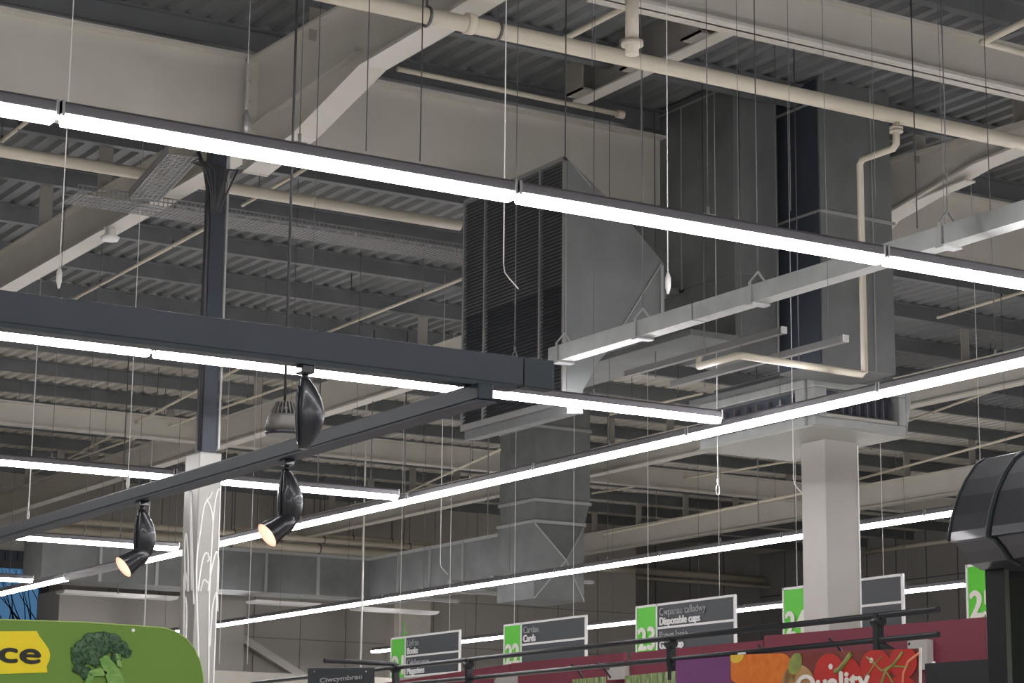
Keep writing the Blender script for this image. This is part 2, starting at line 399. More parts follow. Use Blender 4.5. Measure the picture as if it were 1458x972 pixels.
# ---------------------------------------------------------------- LED strips
KL = .9333   # height scale of the strip light grid
ZL = 1.6+3.75*KL
def strip(a, b, label, lit=True, group='suspended strip lights', wires=2, ends=(0, 0)):
    a = Vector(a); b = Vector(b); d = (b-a).normalized(); r = Vector((d.y, -d.x, 0))
    t = thing('strip_light', a, label, 'strip light', group)
    g = .008
    A = a + d*g; B = b - d*g
    w = .040
    prof = [(-.042, .0), (-.042, .055), (-.026, .072), (.026, .072), (.042, .055), (.042, .0)]
    rings = [[p + r*q[0] + Vector((0, 0, q[1])) for q in prof] for p in (A, B)]
    hs = MB().loft(rings, False).build('housing', housing, t)
    dp = [(-.044, .002), (-.048, -.024), (-.036, -.050), (.036, -.050), (.048, -.024), (.044, .002)]
    rings = [[p + r*q[0] + Vector((0, 0, q[1])) for q in dp] for p in (A+d*.02, B-d*.02)]
    MB().loft(rings, False).build('diffuser', led if lit else unlit, t)
    for p in (A, B-d*.015): MB().bar(p+Vector((0,0,.030)), p+d*.015+Vector((0,0,.030)), .094, .086).build('end_cap', galvl, hs)
    for k in range(wires):
        p = a.lerp(b, (k+.5)/wires)
        w_ = MB().tube([p+Vector((0,0,.09)), (p.x, p.y, ZP+.05)], .0035, 5).build('suspension_wire', wire, t)
        MB().bar(p-d*.04+Vector((0,0,.075)), p+d*.04+Vector((0,0,.075)), .03, .012).tube([p+Vector((0,0,.07)), p+Vector((0,0,.13))], .010, 6).build('hanger_clip', galvl, w_)
    return t
def row(axis, c, start, end, step, name, lit=lambda k: True, fixed_end=None, hang=1):
    k = 0; s = start
    n = int(round(abs(end-start)/step))
    for k in range(n):
        s0 = start + (end-start)*k/n; s1 = start + (end-start)*(k+1)/n
        a, b = ((s0, c, ZL), (s1, c, ZL)) if axis == 'x' else ((c, s0, ZL), (c, s1, ZL))
        strip(a, b, name % (ORD[k] if n > 1 else ''), lit(k), wires=hang)
xe = P(1026, 594, Y=17.48*KL).x
j1 = P(80, 165, Z=ZL).x; L = 2.985*KL
row('x', 11.56*KL, j1-3*L, j1-L, L, 'strip light beyond the left edge in the topmost row, %s')
row('x', 11.56*KL, j1-L, j1+3*L, L, 'white strip light in the topmost row across the picture, %s from the left')
row('x', 17.48*KL, xe-6*L, xe-3*L, L, 'strip light beyond the left edge in the dark beam row, %s')
row('x', 17.48*KL, xe-3*L, xe, L, 'white strip light in the row under the dark beam, %s from its left end')
xe3 = P(566, 706, Z=ZL).x
row('x', 24.26*KL, xe3-4*L, xe3-2*L, L, 'strip light beyond the left edge in the dark track row, %s')
row('x', 24.26*KL, xe3-2*L, xe3, L, 'white strip light in the row behind the dark track, %s from its left end')
xe4 = P(252, 780, Z=ZL).x
row('x', 31.2*KL, xe4-L, xe4, L, 'white strip light behind the left lit spotlight, ending at the patterned column%s')
xe5 = P(52, 824, Z=ZL).x
row('x', P(30, 824, Z=ZL).y, xe5-L, xe5, L, 'white strip light at the far left edge crossing the blue window%s')
for Yr in (5.6, -.4, -6.4):
    row('x', Yr, -9, 11.9, L*2.01, 'white strip light out of the picture, row %0.1f, ' % (Yr+10) + '%s')
B1X = 13.33*KL
ys = P(313, 773, X=B1X).y
j = P(1255, 556, X=B1X).y
y_un0 = P(190, 803, X=B1X).y; y_un1 = P(95, 825, X=B1X).y
n1 = int((y_un0-j)//L)
row('y', B1X, j-5*L, j-L, L, 'strip light beyond the right edge in the near lengthways row, %s')
row('y', B1X, j-L, j+n1*L, L, 'white strip light in the near lengthways row across the duct, %s along')
strip((B1X, j+n1*L, ZL), (B1X, y_un0, ZL), 'white strip light just left of the patterned column in the near lengthways row', wires=1)
strip((B1X, y_un0, ZL), (B1X, y_un1, ZL), 'unlit grey strip light between two lit ones, left of the patterned column', lit=False, wires=1)
strip((B1X, y_un1, ZL), (B1X, y_un1+2*L, ZL), 'lit strip light at the far left end of the near lengthways row', wires=1)
B2X = 19.6*KL
j = P(1320, 734, X=B2X).y
row('y', B2X, j-7*L, j-L, L, 'strip light beyond the right edge in the middle lengthways row, %s')
row('y', B2X, j-L, j+9*L, L, 'white strip light in the middle lengthways row, %s along from the right')
B3X = 26.1*KL
j = P(1377, 831, X=B3X).y
row('y', B3X, j-6*L, j, L, 'strip light behind the black hood in the farthest row, %s')
row('y', B3X, j, P(530, 927, X=B3X).y, L, 'white strip light in the farthest lengthways row behind the signs, %s along from the right')
for Xr in (31, 38, 45): 
    row('y', Xr, -6, 18, L*2.01, 'white strip light out of the picture, lengthways row %d, ' % Xr + '%s')
# ---------------------------------------------------------------- galvanised trunking
tx = 10.25; tz = 5.38
t = thing('cable_trunking', (tx, 10.0, tz), 'galvanised box trunking running diagonally through the middle, hung on hooks', 'trunking')
for ya_, yb_ in ((7.9, 11.14), (11.16, 14.05), (14.07, 16.2)):
    MB().box((tx-.07, ya_, tz), (tx+.07, yb_, tz+.135)).build('channel', galvl, t)
for yy in (11.17, 13.3, 14.85, 16.05):
    h = MB()
    for sx in (-1, 1): h.bar((tx+sx*.078, yy, tz-.02), (tx+sx*.078, yy, tz+.16), .010, .030, Vector((0,1,0)))
    h.bar((tx-.085, yy, tz-.010), (tx+.085, yy, tz-.010), .08, .016)
    h.bar((tx-.078, yy, tz+.16), (tx, yy, tz+.25), .016, .012); h.bar((tx+.078, yy, tz+.16), (tx, yy, tz+.25), .016, .012)
    hb_ = h.build('hanger_bracket', galvs, t)
    MB().tube([(tx, yy, tz+.25), (tx, yy, ZP+.05)], .005, 5).build('hanger_rod', wire, hb_)
# ---------------------------------------------------------------- columns
y0c = 18.5; ca = P(283, 700, Y=y0c); cb = P(314, 700, Y=y0c); cl = P(262, 700, X=ca.x)
# left column casing
t = thing('casing_column', (ca.x, y0c, 0), 'pale grey column casing with white plant line pattern', 'column')
ztop = P(283, 642, Y=y0c).z
MB().box((ca.x, y0c, 0), (cb.x, cl.y, ztop)).build('casing', colp, t, bevel=.01)
def curve_y(pts, r=.0035):   # pattern drawn on the casing, front (Y) face; left face when x < edge
    out = []
    for x, y in pts:
        out.append(P(x, y, Y=y0c-.003) if x >= 283 else P(x, y, X=ca.x-.003))
    return out
pat = MB()
strokes = [
 [(284, 972), (281, 880), (280, 800), (286, 750), (290, 722), (296, 710), (300, 708)],
 [(302, 700), (298, 708), (294, 711), (298, 718), (302, 732), (303, 745)],
 [(297, 972), (298, 850), (301, 780), (303, 745), (306, 715), (310, 698), (313, 697)],
 [(282, 842), (285, 815), (289, 795), (293, 787), (297, 789)],
 [(285, 842), (288, 830), (291, 825), (296, 830)],
 [(295, 800), (298, 795), (296, 790)],
 [(296, 842), (300, 815), (306, 790), (309, 786), (311, 800), (310, 842)],
 [(299, 920), (302, 870), (306, 848), (309, 845), (310, 870)],
 [(269, 680), (271, 720), (272, 780), (273, 840)], [(276, 860), (274, 780), (272, 700)],
 [(264, 840), (263, 790), (264, 762), (266, 765), (268, 800), (268, 842)],
 [(263, 895), (262, 830), (264, 815), (267, 830), (267, 842)],
 [(262, 920), (262, 870), (264, 850), (266, 870), (265, 910)],
]
for s_ in strokes:
    pts = curve_y(s_)
    # smooth the stroke
    sm_ = []
    for i in range(len(pts)-1):
        p0, p1, p2, p3 = pts[max(i-1, 0)], pts[i], pts[i+1], pts[min(i+2, len(pts)-1)]
        for k in range(5):
            u = k/5; sm_.append(.5*((2*p1)+(-p0+p2)*u+(2*p0-5*p1+4*p2-p3)*u*u+(-p0+3*p1-3*p2+p3)*u**3))
    sm_.append(pts[-1]); pat.tube(sm_, .0085, 5)
pat.build('line_pattern', etch, t)
MB().box((ca.x-.004, y0c-.004, P(290, 842, Y=y0c).z), (cb.x+.004, cl.y, P(290, 843, Y=y0c).z+.004)).build('joint', galvs, t)
MB().box((cb.x-.006, y0c-.005, 0), (cb.x+.004, y0c+.01, P(314, 665, Y=y0c).z)).build('edge_strip', etch, t)
# dark pole on it
pp = MB(); pw = .075
pc = Vector(((ca.x+cb.x)/2+.02, (y0c+cl.y)/2, 0))
pp.box((pc.x-.011-.07, pc.y-.08, ztop-.02), (pc.x-.07+.0, pc.y+.08, ZP)).box((pc.x-.07, pc.y-.009, ztop-.02), (pc.x+.07, pc.y+.009, ZP)).box((pc.x+.07, pc.y-.08, ztop-.02), (pc.x+.081, pc.y+.08, ZP))
pp = MB().box((pc.x-.075, pc.y-.075, ztop-.02), (pc.x+.075, pc.y+.075, 7.66))
t = thing('steel_post', (pc.x, pc.y, ztop), 'dark blue-grey steel post rising from the patterned column to the roof', 'post')
pp.build('post', poled, t, bevel=.012)
MB().box((pc.x+.078, pc.y-.09, ztop+.05), (pc.x+.098, pc.y-.07, 7.66)).build('edge_rail', galvs, t)
MB().tube([(pc.x-.10, pc.y-.08, ztop+.02), (pc.x-.10, pc.y-.08, 7.1), (pc.x-.16, pc.y-.1, 7.35), (pc.x-.24, pc.y-.12, 7.5)], .018, 7).build('cable', wired, t)
# right column
ra = P(1176, 700, Y=18.5); rb = P(1222, 700, Y=18.5); rl = P(1141, 700, X=ra.x)
t = thing('column', (ra.x, 18.5, 0), 'square near-white column under the white diffuser box', 'column')
MB().box((ra.x, 18.5, 0), (rb.x, rl.y, 7.38)).build('shaft', colw, t, bevel=.012)
MB().box((rb.x-.01, 18.49, 0), (rb.x+.006, 18.52, 5.45)).build('corner_bead', white, t)
# ---------------------------------------------------------------- louvred unit
UY = 16.6; ux = P(803, 400, Y=UY).x; uz0 = 5.12; uz1 = 7.42; uy1 = 18.42
poly = [P(*p, Y=UY) for p in [(803, 223), (880, 300), (942, 375), (942, 450), (890, 470), (850, 512), (826, 555), (826, 588), (803, 588)]]
t = thing('ventilation_unit', (ux, UY, uz0), 'large galvanised ventilation unit with dark louvred side, left of the tall ducts', 'ventilation unit')
MB().prism([(p.x+.03, p.z) for p in poly], 'y', UY, uy1).build('hood', galv, t)
fr = MB(); 
ys_ = [UY, UY+.42, uy1-.55, uy1-.17, uy1]
fr.box((ux-.01, UY, uz1-.04), (ux+.03, uy1, uz1)).box((ux-.01, UY, uz0), (ux+.03, uy1, uz0+.06))
for y in (UY, UY+.40, uy1-.42, uy1-.02): fr.box((ux-.012, y, uz0), (ux+.03, y+.022, uz1))
fr.build('louvre_frame', louvf, t)
def louver(ya, yb):
    m_ = MB(); z = uz0+.08
    m_.box((ux+.03, ya, uz0+.06), (ux+.04, yb, uz1-.04))
    while z < uz1-.06:
        m_.poly([(ux-.004, ya, z), (ux+.026, ya, z+.026), (ux+.026, yb, z+.026), (ux-.004, yb, z), (ux-.004, ya, z-.004), (ux-.004, yb, z-.004)], [(0, 1, 2, 3), (0, 3, 5, 4)]); z += .034
    m_.build('louvre_panel', louv, t)
louver(UY+.025, UY+.40); louver(UY+.425, uy1-.42); louver(uy1-.395, uy1-.02)
s_ = MB()
pa, pb = P(806, 222, Y=UY-.005), P(842, 266, Y=UY-.005); s_.bar(pa, pb, .008, .008)
pa, pb = P(942, 375, Y=UY-.005), P(884, 468, Y=UY-.005); s_.bar(pa, pb, .008, .012)
pa, pb = P(942, 378, Y=UY-.005), P(942, 450, Y=UY-.005); s_.bar(pa, pb, .02, .03)
s_.build('fold_line', galvs, t)
# ---------------------------------------------------------------- tall ducts
D1Y = 17.5; d1x = P(1045, 300, Y=D1Y).x; d1x2 = P(1106, 300, Y=D1Y).x; d1y2 = P(887, 200, X=d1x).y; d1zb = P(1045, 388, Y=D1Y).z
t = thing('tall_duct', (d1x, D1Y, 6), 'tall galvanised duct, left one of the pair of tall ducts', 'duct', 'tall ducts')
MB().box((d1x, D1Y, d1zb), (d1x2, d1y2, ZD+.02)).build('duct_body', galv, t)
pa = P(887, 189, X=d1x-.004); pb = Vector((d1x-.004, D1Y, pa.z))
sm = MB().bar(pa, pb, .012, .02)
sm.bar((d1x, D1Y-.004, pb.z), (d1x2, D1Y-.004, pb.z), .012, .02)
sm.bar((d1x-.003, D1Y+.9, d1zb), (d1x-.003, D1Y+.9, pa.z), .01, .012)
sm.bar((d1x2-.006, D1Y-.004, 5.9), (d1x2-.006, D1Y-.004, 9.0), .012, .02, Vector((0,1,0)))
sm.build('seam', galvs, t)
lo = P(1045, 500, Y=D1Y).z
MB().box((d1x+.02, D1Y+.02, lo), (d1x2, D1Y+.9, d1zb)).build('lower_duct', galv, t)
ly = P(947, 380, X=d1x+.02).y
MB().box((d1x+.02, D1Y+.9, lo+.25), (d1x2, d1y2-.75, d1zb-.02)).build('branch_duct', galv, t)
MB().box((d1x-.25, D1Y+.95, d1zb-.04), (d1x-.003, d1y2, d1zb+.02)).build('support_angle', louvf, t)
D2Y = 17.0; d2x = P(1168, 300, Y=D2Y).x; d2x2 = P(1275, 520, Y=D2Y).x; d2y2 = P(1109, 505, X=d2x).y; d2zb = P(1275, 533, Y=D2Y).z
t = thing('tall_duct', (d2x, D2Y, d2zb), 'tall duct with a dark side panel, right one of the pair, above the white diffuser', 'duct', 'tall ducts')
MB().box((d2x, D2Y, d2zb), (d2x2, d2y2, ZD+.02)).build('duct_body', galv, t)
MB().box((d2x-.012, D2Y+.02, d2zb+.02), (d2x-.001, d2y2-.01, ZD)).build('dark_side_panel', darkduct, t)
sm = MB()
zz = P(1168, 300, Y=D2Y).z
for z in (zz, zz+1.15):
    sm.bar((d2x-.01, D2Y-.012, z), (d2x2+.03, D2Y-.012, z), .02, .03); sm.bar((d2x-.018, D2Y, z), (d2x-.018, d2y2, z), .012, .025)
sm.bar((d2x2-.26, D2Y-.006, d2zb), (d2x2-.26, D2Y-.006, 9), .01, .012, Vector((0,1,0)))
sm.build('seam', galvs, t)
# X crossed panel lines
# ---------------------------------------------------------------- diffuser box
zb = 5.5; dx0 = 14.53; dx1 = 15.77; dy0 = 17.95; dy1 = 19.9
zt_ = P(1152, 537, X=dx0).z if False else P(1152, 537, Y=dy0).z
t = thing('air_diffuser', (dx0, dy0, zb), 'white-grey four-way air diffuser box around the near-white column', 'air diffuser')
fl = .07
# tapered body : top wider than bottom
def ringxy(e, z): return [(dx0-e, dy0-e, z), (dx1+e, dy0-e, z), (dx1+e, dy1+e, z), (dx0-e, dy1+e, z)]
MB().loft([ringxy(-.1, zb+.03), ringxy(-.1, zt_-.03)], False).build('core', darkduct, t)
def face(u0, u1, fixed, axis):
    """frame around an opening on one side"""
    m_ = MB(); z0, z1 = zb, zt_; o0, o1 = .24, .18
    def B(a0, a1, c0, c1, e=.0):
        if axis == 'y': m_.box((a0, fixed-.03, c0), (a1, fixed+.10, c1))
        else: m_.box((fixed-.03, a0, c0), (fixed+.10, a1, c1))
    B(u0, u1, z0, z0+.10); B(u0, u1, z1-.09, z1); B(u0, u0+.16, z0+.10, z1-.09); B(u1-.10, u1, z0+.10, z1-.09)
    return m_
def quads(fixed, axis, u0, u1):
    m_ = MB(); k = 9
    for i in range(k):
        u = u0+.22+(u1-u0-.36)*i/(k-1)
        if axis == 'y': m_.box((u, fixed+.05, zb+.13), (u+.012, fixed+.12, zt_-.13))
        else: m_.box((fixed+.05, u, zb+.13), (fixed+.12, u+.012, zt_-.13))
    return m_
face(dx0+.0, dx1, dy0, 'y').build('face_frame', galvl, t, bevel=.01)
face(dy0+.10, dy1, dx0, 'x').build('face_frame', galvl, t, bevel=.01)
quads(dy0, 'y', dx0, dx1).build('vanes', housing, t); quads(dx0, 'x', dy0, dy1).build('vanes', housing, t)
# sloping lip below each opening
MB().prism([(dy0+.0, zb+.10), (dy0+.0, zb+.14), (dy0+.18, zb+.20), (dy0+.18, zb+.16)], 'x', dx0+.15, dx1-.1).build('lip', cream, t)
# flared right end
MB().prism([(dx1, zb), (dx1, zt_), (dx1+.09, zt_)], 'y', dy0-.03, dy1).build('flared_end', galvl, t)
MB().box((dx0-.03, dy0-.03, zb-.02), (dx1+.02, dy1+.05, zb)).build('base_plate', mat('pale_underside', (.42, .43, .38), .5), t)
tp = MB(); tp.box((dx0-.1, dy0-.1, zt_), (dx1+.1, dy1+.1, zt_+.05)); tp.box((dx0+.1, dy0+.05, zt_+.05), (dx1-.1, dy1-.1, zt_+.16))
tp.build('top_frame', galv, t)
# dark channel rails below the left tall duct
for i, (x0, y0_, x1, y1_, lab) in enumerate([(892, 540, 1116, 464, 'upper dark channel rail with white end cap under the tall duct'), (958, 572, 1204, 476, 'lower dark channel rail with white end cap under the tall duct')]):
    za = 5.95 - .25*i
    a = P(x1, y1_+6, Z=za); b = P(x0, y0_+6, X=a.x)
    b.z = a.z
    t = thing('channel_rail', a, lab, 'rail', 'channel rails under the tall ducts')
    MB().box((a.x-.03, a.y, za-.03), (a.x+.03, b.y, za+.03)).build('rail', louvf, t)
    MB().box((a.x-.034, a.y-.012, za-.03), (a.x+.03, a.y, za+.034)).build('end_cap', white, t)
    h = MB()
    for k in (.25, .8): 
        yy = a.y+(b.y-a.y)*k; h.tube([(a.x, yy, za-.12), (a.x, yy, ZP)], .006, 5)
    h.build('hanger_rod', wire, t)
a = P(1290, 495, Z=6.3)
# plenum slab between the rails
sl0 = P(1110, 500, Z=5.98)
t = MB().box((12.50, 17.3, 6.10), (d1x-.01, 20.6, 6.16)).build('duct_panel', galv)
tag(t, 'flat galvanised duct panel above the channel rails', 'duct panel')
# ---------------------------------------------------------------- lower vertical duct + L duct
LY = 33.0; lx = 20.49; lx2 = P(840, 650, Y=LY).x; ly2 = P(712, 650, X=lx).y
zA = P(763, 606, Y=LY).z; zB = P(763, 711, Y=LY).z; zC = P(763, 742, Y=LY).z; zE = P(763, 852, Y=LY).z
t = thing('box_duct', (lx, LY, zE), 'grey-green box duct dropping from the roof, below the louvred unit', 'duct', 'large grey ducts')
MB().box((lx, LY, zB), (lx2, ly2, ZD+.02)).build('riser', galv, t)
def rg(e0, e1, z): return [(lx+e0, LY+e0, z), (lx2-e1, LY+e0, z), (lx2-e1, ly2-e1, z), (lx+e0, ly2-e1, z)]
MB().loft([rg(.0, .0, zB), rg(-.03, .14, zC)], False).build('taper', galv, t)
MB().box((lx-.03, LY-.03, zE), (lx2-.14, ly2, zC)).build('plenum_box', galv, t)
sm = MB()
for z, e in ((zA, .0), (zB, 0), (zC, .03)):
    r_ = .14 if z == zC else 0
    sm.bar((lx-e-.01, LY-e-.02, z), (lx2-r_+.02, LY-e-.02, z), .03, .05); sm.bar((lx-e-.02, LY-e, z), (lx-e-.02, ly2, z), .03, .05)
sm.build('seam_flange', galvs, t)
xx = MB(); a0 = lx-.03; a1 = lx2-.14; c_ = ((a0+a1)/2, LY-.045, (zE+zC)/2)
MB().poly([(a0, LY-.032, zE), (a1, LY-.032, zE), (a1, LY-.032, zC-.03), (a0, LY-.032, zC-.03), (c_[0], LY-.26, c_[2])], [(0,1,4),(1,2,4),(2,3,4),(3,0,4)]).build('cross_broken_panel', galv, t)
cr = MB()
for u, v in ((a0, zE), (a1, zE), (a1, zC-.03), (a0, zC-.03)): cr.bar((u, LY-.036, v), (c_[0], LY-.262, c_[2]), .012, .02)
cr.build('fold_cross', galvs, t)
# L duct
cx_, cy_ = lx, P(526, 795, X=lx).y; zL1 = P(526, 797, X=lx).z; zL0 = P(526, 853, X=lx).z
zL1 = 6.36; zL0 = 5.58
t = thing('box_duct', (lx, ly2, zL0), 'long galvanised duct running along and then across the back, wrapping a corner', 'duct', 'large grey ducts')
MB().box((lx, ly2, zL0), (lx+1.0, cy_+1.0, zL1)).build('duct_run', galv, t)
xl = P(60, 790, Y=cy_).x
MB().box((xl, cy_, zL0), (lx, cy_+1.0, zL1)).build('duct_run', galv, t)
sm = MB()
for k in range(1, 4): 
    y = ly2+(cy_-ly2)*k/4; sm.bar((lx-.01, y, zL0), (lx-.01, y, zL1), .06, .03)
for k in range(1, 6):
    x = xl+(lx-xl)*k/6; sm.bar((x, cy_-.01, zL0), (x, cy_-.01, zL1), .06, .03)
sm.box((xl, cy_-.02, zL1-.04), (lx, cy_, zL1+.02)); sm.box((lx-.02, ly2, zL1-.04), (lx, cy_, zL1+.02))
sm.build('seam_flange', galvs, t)
# supports below the duct
sp = MB()
for k, (x0, y0_, x1, y1_) in enumerate([(430, 848, 500, 858), (640, 828, 698, 850), (600, 838, 670, 852), (560, 850, 594, 864), (720, 820, 820, 832), (700, 822, 785, 835)]):
    a = P(x0, y0_, Z=5.5); b = P(x1, y1_, Z=5.5)
    tag(MB().bar(a, Vector((b.x, a.y, 5.5)), .12, .06).build('support_rail', louvf), 'dark support rail under the galvanised duct, %s of six' % ORD[k], 'rail', 'dark support rails under the duct')
for k, (x0, y0_, x1, y1_) in enumerate([(360, 856, 452, 862), (508, 866, 620, 874), (88, 842, 250, 850)]):
    a = P(x0, y0_, Y=44.5); b = P(x1, y1_, Y=44.5)
    tg = MB().prism([(44.4, a.z-.03), (44.8, a.z-.03), (44.9, a.z+.03), (44.3, a.z+.03)], 'x', a.x, b.x).build('ceiling_grille', white)
    tag(tg, ['pale ceiling grille just right of the patterned column', 'pale ceiling grille under the duct corner', 'pale ceiling panel above the cream wall left of the patterned column'][k], 'grille')
# ---------------------------------------------------------------- back wall details
wc = P(590, 870, Y=47.6)
tag(MB().box((P(560, 870, Y=47.6).x, 47.55, 0), (P(612, 870, Y=47.6).x, 48, P(590, 815, Y=47.6).z)).build('wall_pier', cream), 'cream pier on the back wall behind the first aisle sign', 'pier')
pa, pb = P(338, 905, Y=47.88), P(438, 968, Y=47.88)
tag(MB().bar(pa, pb, .2, .18).build('diagonal_brace', cream), 'cream diagonal brace on the back wall right of the patterned column', 'brace')
tag(MB().box((P(80, 900, Y=46.5).x, 46.4, 0), (P(345, 900, Y=46.5).x, 47.8, P(200, 846, Y=46.4).z)).build('wall_bulkhead', creamw), 'cream bulkhead wall above the green sign', 'bulkhead')
pa = P(300, 948, Y=45.0)
tag(MB().box((pa.x, 45, 0), (P(560, 948, Y=45).x, 45.6, P(400, 958, Y=45).z)).build('low_partition', cream), 'low cream partition at the foot of the back wall', 'partition')
# ---------------------------------------------------------------- mesh cable tray
def tray(a, b, w, label, side=.09):
    a = Vector(a); b = Vector(b); d = (b-a); Lh = d.length; d.normalize(); r = Vector((d.y, -d.x, 0)).normalized()
    m_ = MB(); n = int(Lh/.05)
    up = Vector((0, 0, 1))
    for i in range(n+1):
        p = a + d*(Lh*i/n)
        m_.bar(p-r*w/2, p+r*w/2, .012, .006); m_.bar(p-r*w/2, p-r*w/2+up*side, .006, .012); m_.bar(p+r*w/2, p+r*w/2+up*side, .006, .012)
    k = int(w/.045)
    for j in range(k+1):
        q = -w/2+w*j/k; m_.bar(a+r*q, b+r*q, .010, .006)
    for z in (.045, side):
        for s2 in (-1, 1): m_.bar(a+r*s2*w/2+up*z, b+r*s2*w/2+up*z, .006, .012)
    return tag(m_.build('cable_tray', mesh_m), label, 'cable tray', 'mesh cable trays')
ZT = 7.48
a = P(100, 282, Z=ZT); b = P(655, 366, Z=ZT)
tr = tray((a.x, a.y, ZT), (b.x+.2, a.y, ZT), .42, 'long mesh cable tray passing behind the dark post')
a = P(232, 250, Z=7.85); 
tray(P(205, 285, Z=7.5), P(262, 222, Z=7.5), .30, 'short mesh cable tray meeting the dark post at the top')
cb_ = MB()
for k in range(9):
    w0_ = random.uniform(-5, 5); a0 = P(272+k*3, 232+k, Y=18.42); a1 = P(284+k*5+w0_, 226+k*2, Y=18.40); a2 = P(294+k*5+w0_, 242, Y=18.36); a3 = P(300+k*2.5, 272+w0_*2, Y=18.44); a4 = P(301+k*1.2, 305, Y=18.47)
    cb_.tube([a0, a1, a2, a3, a4], .009, 6)
tag(cb_.build('cable_bundle', wired), 'bundle of black cables spilling from the mesh tray beside the dark post', 'cables', kind='stuff')
# ---------------------------------------------------------------- smoke detector etc
a = P(157, 340, X=R1X-.02)
t = thing('smoke_detector', (R1X+.2, a.y, 7.5), 'round white detector fixed under the left cream rafter', 'detector')
a = P(157, 338, Z=7.55)
MB().tube([a+Vector((0,0,.10)), a+Vector((0,0,.03)), a, a-Vector((0,0,.035))], [.05, .06, .105, .085], 16).build('detector_body', white, t)
MB().bar(a+Vector((-.05,0,.10)), a+Vector((.0,.25,.12)), .05, .03).build('bracket', cream, t)
# ---------------------------------------------------------------- dark beam and lighting track
ZB = 3.5
a = P(783, 536, Z=ZB); yb = a.y
bb = .066
t = thing('lighting_beam', (a.x, yb, ZB-bb), 'dark grey box beam crossing the left half above a strip light', 'beam')
MB().box((-1.5, yb-.035, ZB-bb), (a.x-.16, yb+.035, ZB+bb)).build('beam', slatem, t, bevel=.006)
MB().box((a.x-.158, yb-.037, ZB-bb-.002), (a.x, yb+.037, ZB+bb+.002)).build('end_sleeve', slate, t, bevel=.006)
MB().box((-1.5, yb-.042, ZB-bb-.020), (a.x-.2, yb+.042, ZB-bb)).build('track_lip', slate, t)
ztk = ZB-bb-.075
tx0 = P(725, 553, Z=ztk).x
t = thing('lighting_track', (tx0, yb, ztk), 'glossy dark grey lighting track running down-left under the dark beam', 'track')
MB().box((tx0-.04, yb-.1, ztk-.02), (tx0+.04, 30, ztk+.055)).build('track', slate, t, bevel=.008)
MB().box((tx0-.050, yb-.1, ztk-.032), (tx0+.052, 30, ztk-.022)).build('track_lip', slatem, t)
MB().box((tx0-.02, yb-.02, ztk+.05), (tx0+.02, yb+.02, ZB-bb)).build('joint_block', slate, t)
warm = emis('warm_lamp', (1, .42, .22), 1.7); warmc = emis('warm_lamp_centre', (1, .72, .42), 7)
def spotlight(top, length, label, head_dir=None, wid=.075, rot=0):
    top = Vector(top)
    t = thing('spotlight', top, label, 'spotlight', 'black track spotlights')
    MB().box(top+Vector((-.03, -.035, -.035)), top+Vector((.03, .035, 0))).build('adapter', blackg, t, bevel=.005)
    MB().tube([top-Vector((0,0,.03)), top-Vector((0,0,.06))], .014, 10).build('stem', blackg, t)
    # leaf shaped housing with a ridge
    rings = []
    ex = Vector((math.cos(rot), math.sin(rot), 0)); ey = Vector((-math.sin(rot), math.cos(rot), 0))
    N = 18
    for i in range(N+1):
        u = i/N; w_ = wid*(math.sin(PI*(.06+.88*u))**.62)*(.55+.45*math.cos((u-.42)*1.6)); 
        z = top.z-.055-length*u
        bow = ex*(.03*math.sin(PI*u))
        ring = []
        for k in range(16):
            g = 2*PI*k/16; rr = 1-.10*(abs(math.cos(g*2))**2)
            ring.append(Vector((top.x, top.y, z))+bow+ex*(w_*.80*rr*math.cos(g))+ey*(w_*.62*rr*math.sin(g)))
        rings.append(ring)
    MB().loft(rings).build('gear_housing', blackg, t)
    rib = []
    for sgn in (-1,):
        pts = []
        for i in range(2, N-1):
            u = i/N; w_ = wid*(math.sin(PI*(.06+.88*u))**.62)*(.55+.45*math.cos((u-.42)*1.6))
            pts.append(Vector((top.x, top.y, top.z-.055-length*u))+ex*(.03*math.sin(PI*u))+ex*(-w_*.80))
        MB().tube(pts, .006, 6).build('ridge', blackg, t)
    if head_dir:
        hd = Vector(head_dir).normalized()
        base = Vector((top.x, top.y, top.z-.055-length*.80))
        u_ = hd.cross(Vector((0,0,1))).normalized(); v_ = u_.cross(hd)
        h = MB(); prof = [(-.05, .02), (-.03, .045), (.03, .056), (.075, .060), (.115, .068), (.125, .068)]
        h.loft([[base+hd*s0+(u_*math.cos(2*PI*k/24)+v_*math.sin(2*PI*k/24))*r0 for k in range(24)] for s0, r0 in prof], cap=False)
        hc = [base+hd*.125+(u_*math.cos(2*PI*k/24)+v_*math.sin(2*PI*k/24))*.068 for k in range(24)]
        lh = h.build('lamp_head', blackg, t)
        def ringr(s0, r0): return [base+hd*s0+(u_*math.cos(2*PI*k/24)+v_*math.sin(2*PI*k/24))*r0 for k in range(24)]
        MB().loft([ringr(.122, .068), ringr(.126, .064), ringr(.105, .050), ringr(.085, .03)], cap=False).build('reflector', warm, lh)
        MB().loft([ringr(.086, .030), ringr(.088, .001)], cap=False).build('lamp', warmc, lh)
    return t
tc = lambda x, y: P(x, y, X=tx0)
cdir = Vector((-.854, .52, 0))*.66 + Vector((-.507, -.837, -.2))*.42 + Vector((0, 0, -.5))
s1 = P(409, 650, Z=ztk-.03); s1 = Vector((tx0, P(409, 645, X=tx0).y, ztk-.03))
s2 = Vector((tx0, P(203, 700, X=tx0).y, ztk-.03))
sc = .40
spotlight(s1, .335, 'black track spotlight with a lit warm lamp, right one of the two lit', cdir, .092, .3)
spotlight(s2, .33, 'black track spotlight with a lit warm lamp, left one of the two lit', cdir, .092, .3)
s0 = P(435, 512, Y=yb); s0.z = ZB-bb-.02
spotlight(s0, .30, 'black track spotlight pointing away, hung from the dark beam', None, .088, .2)
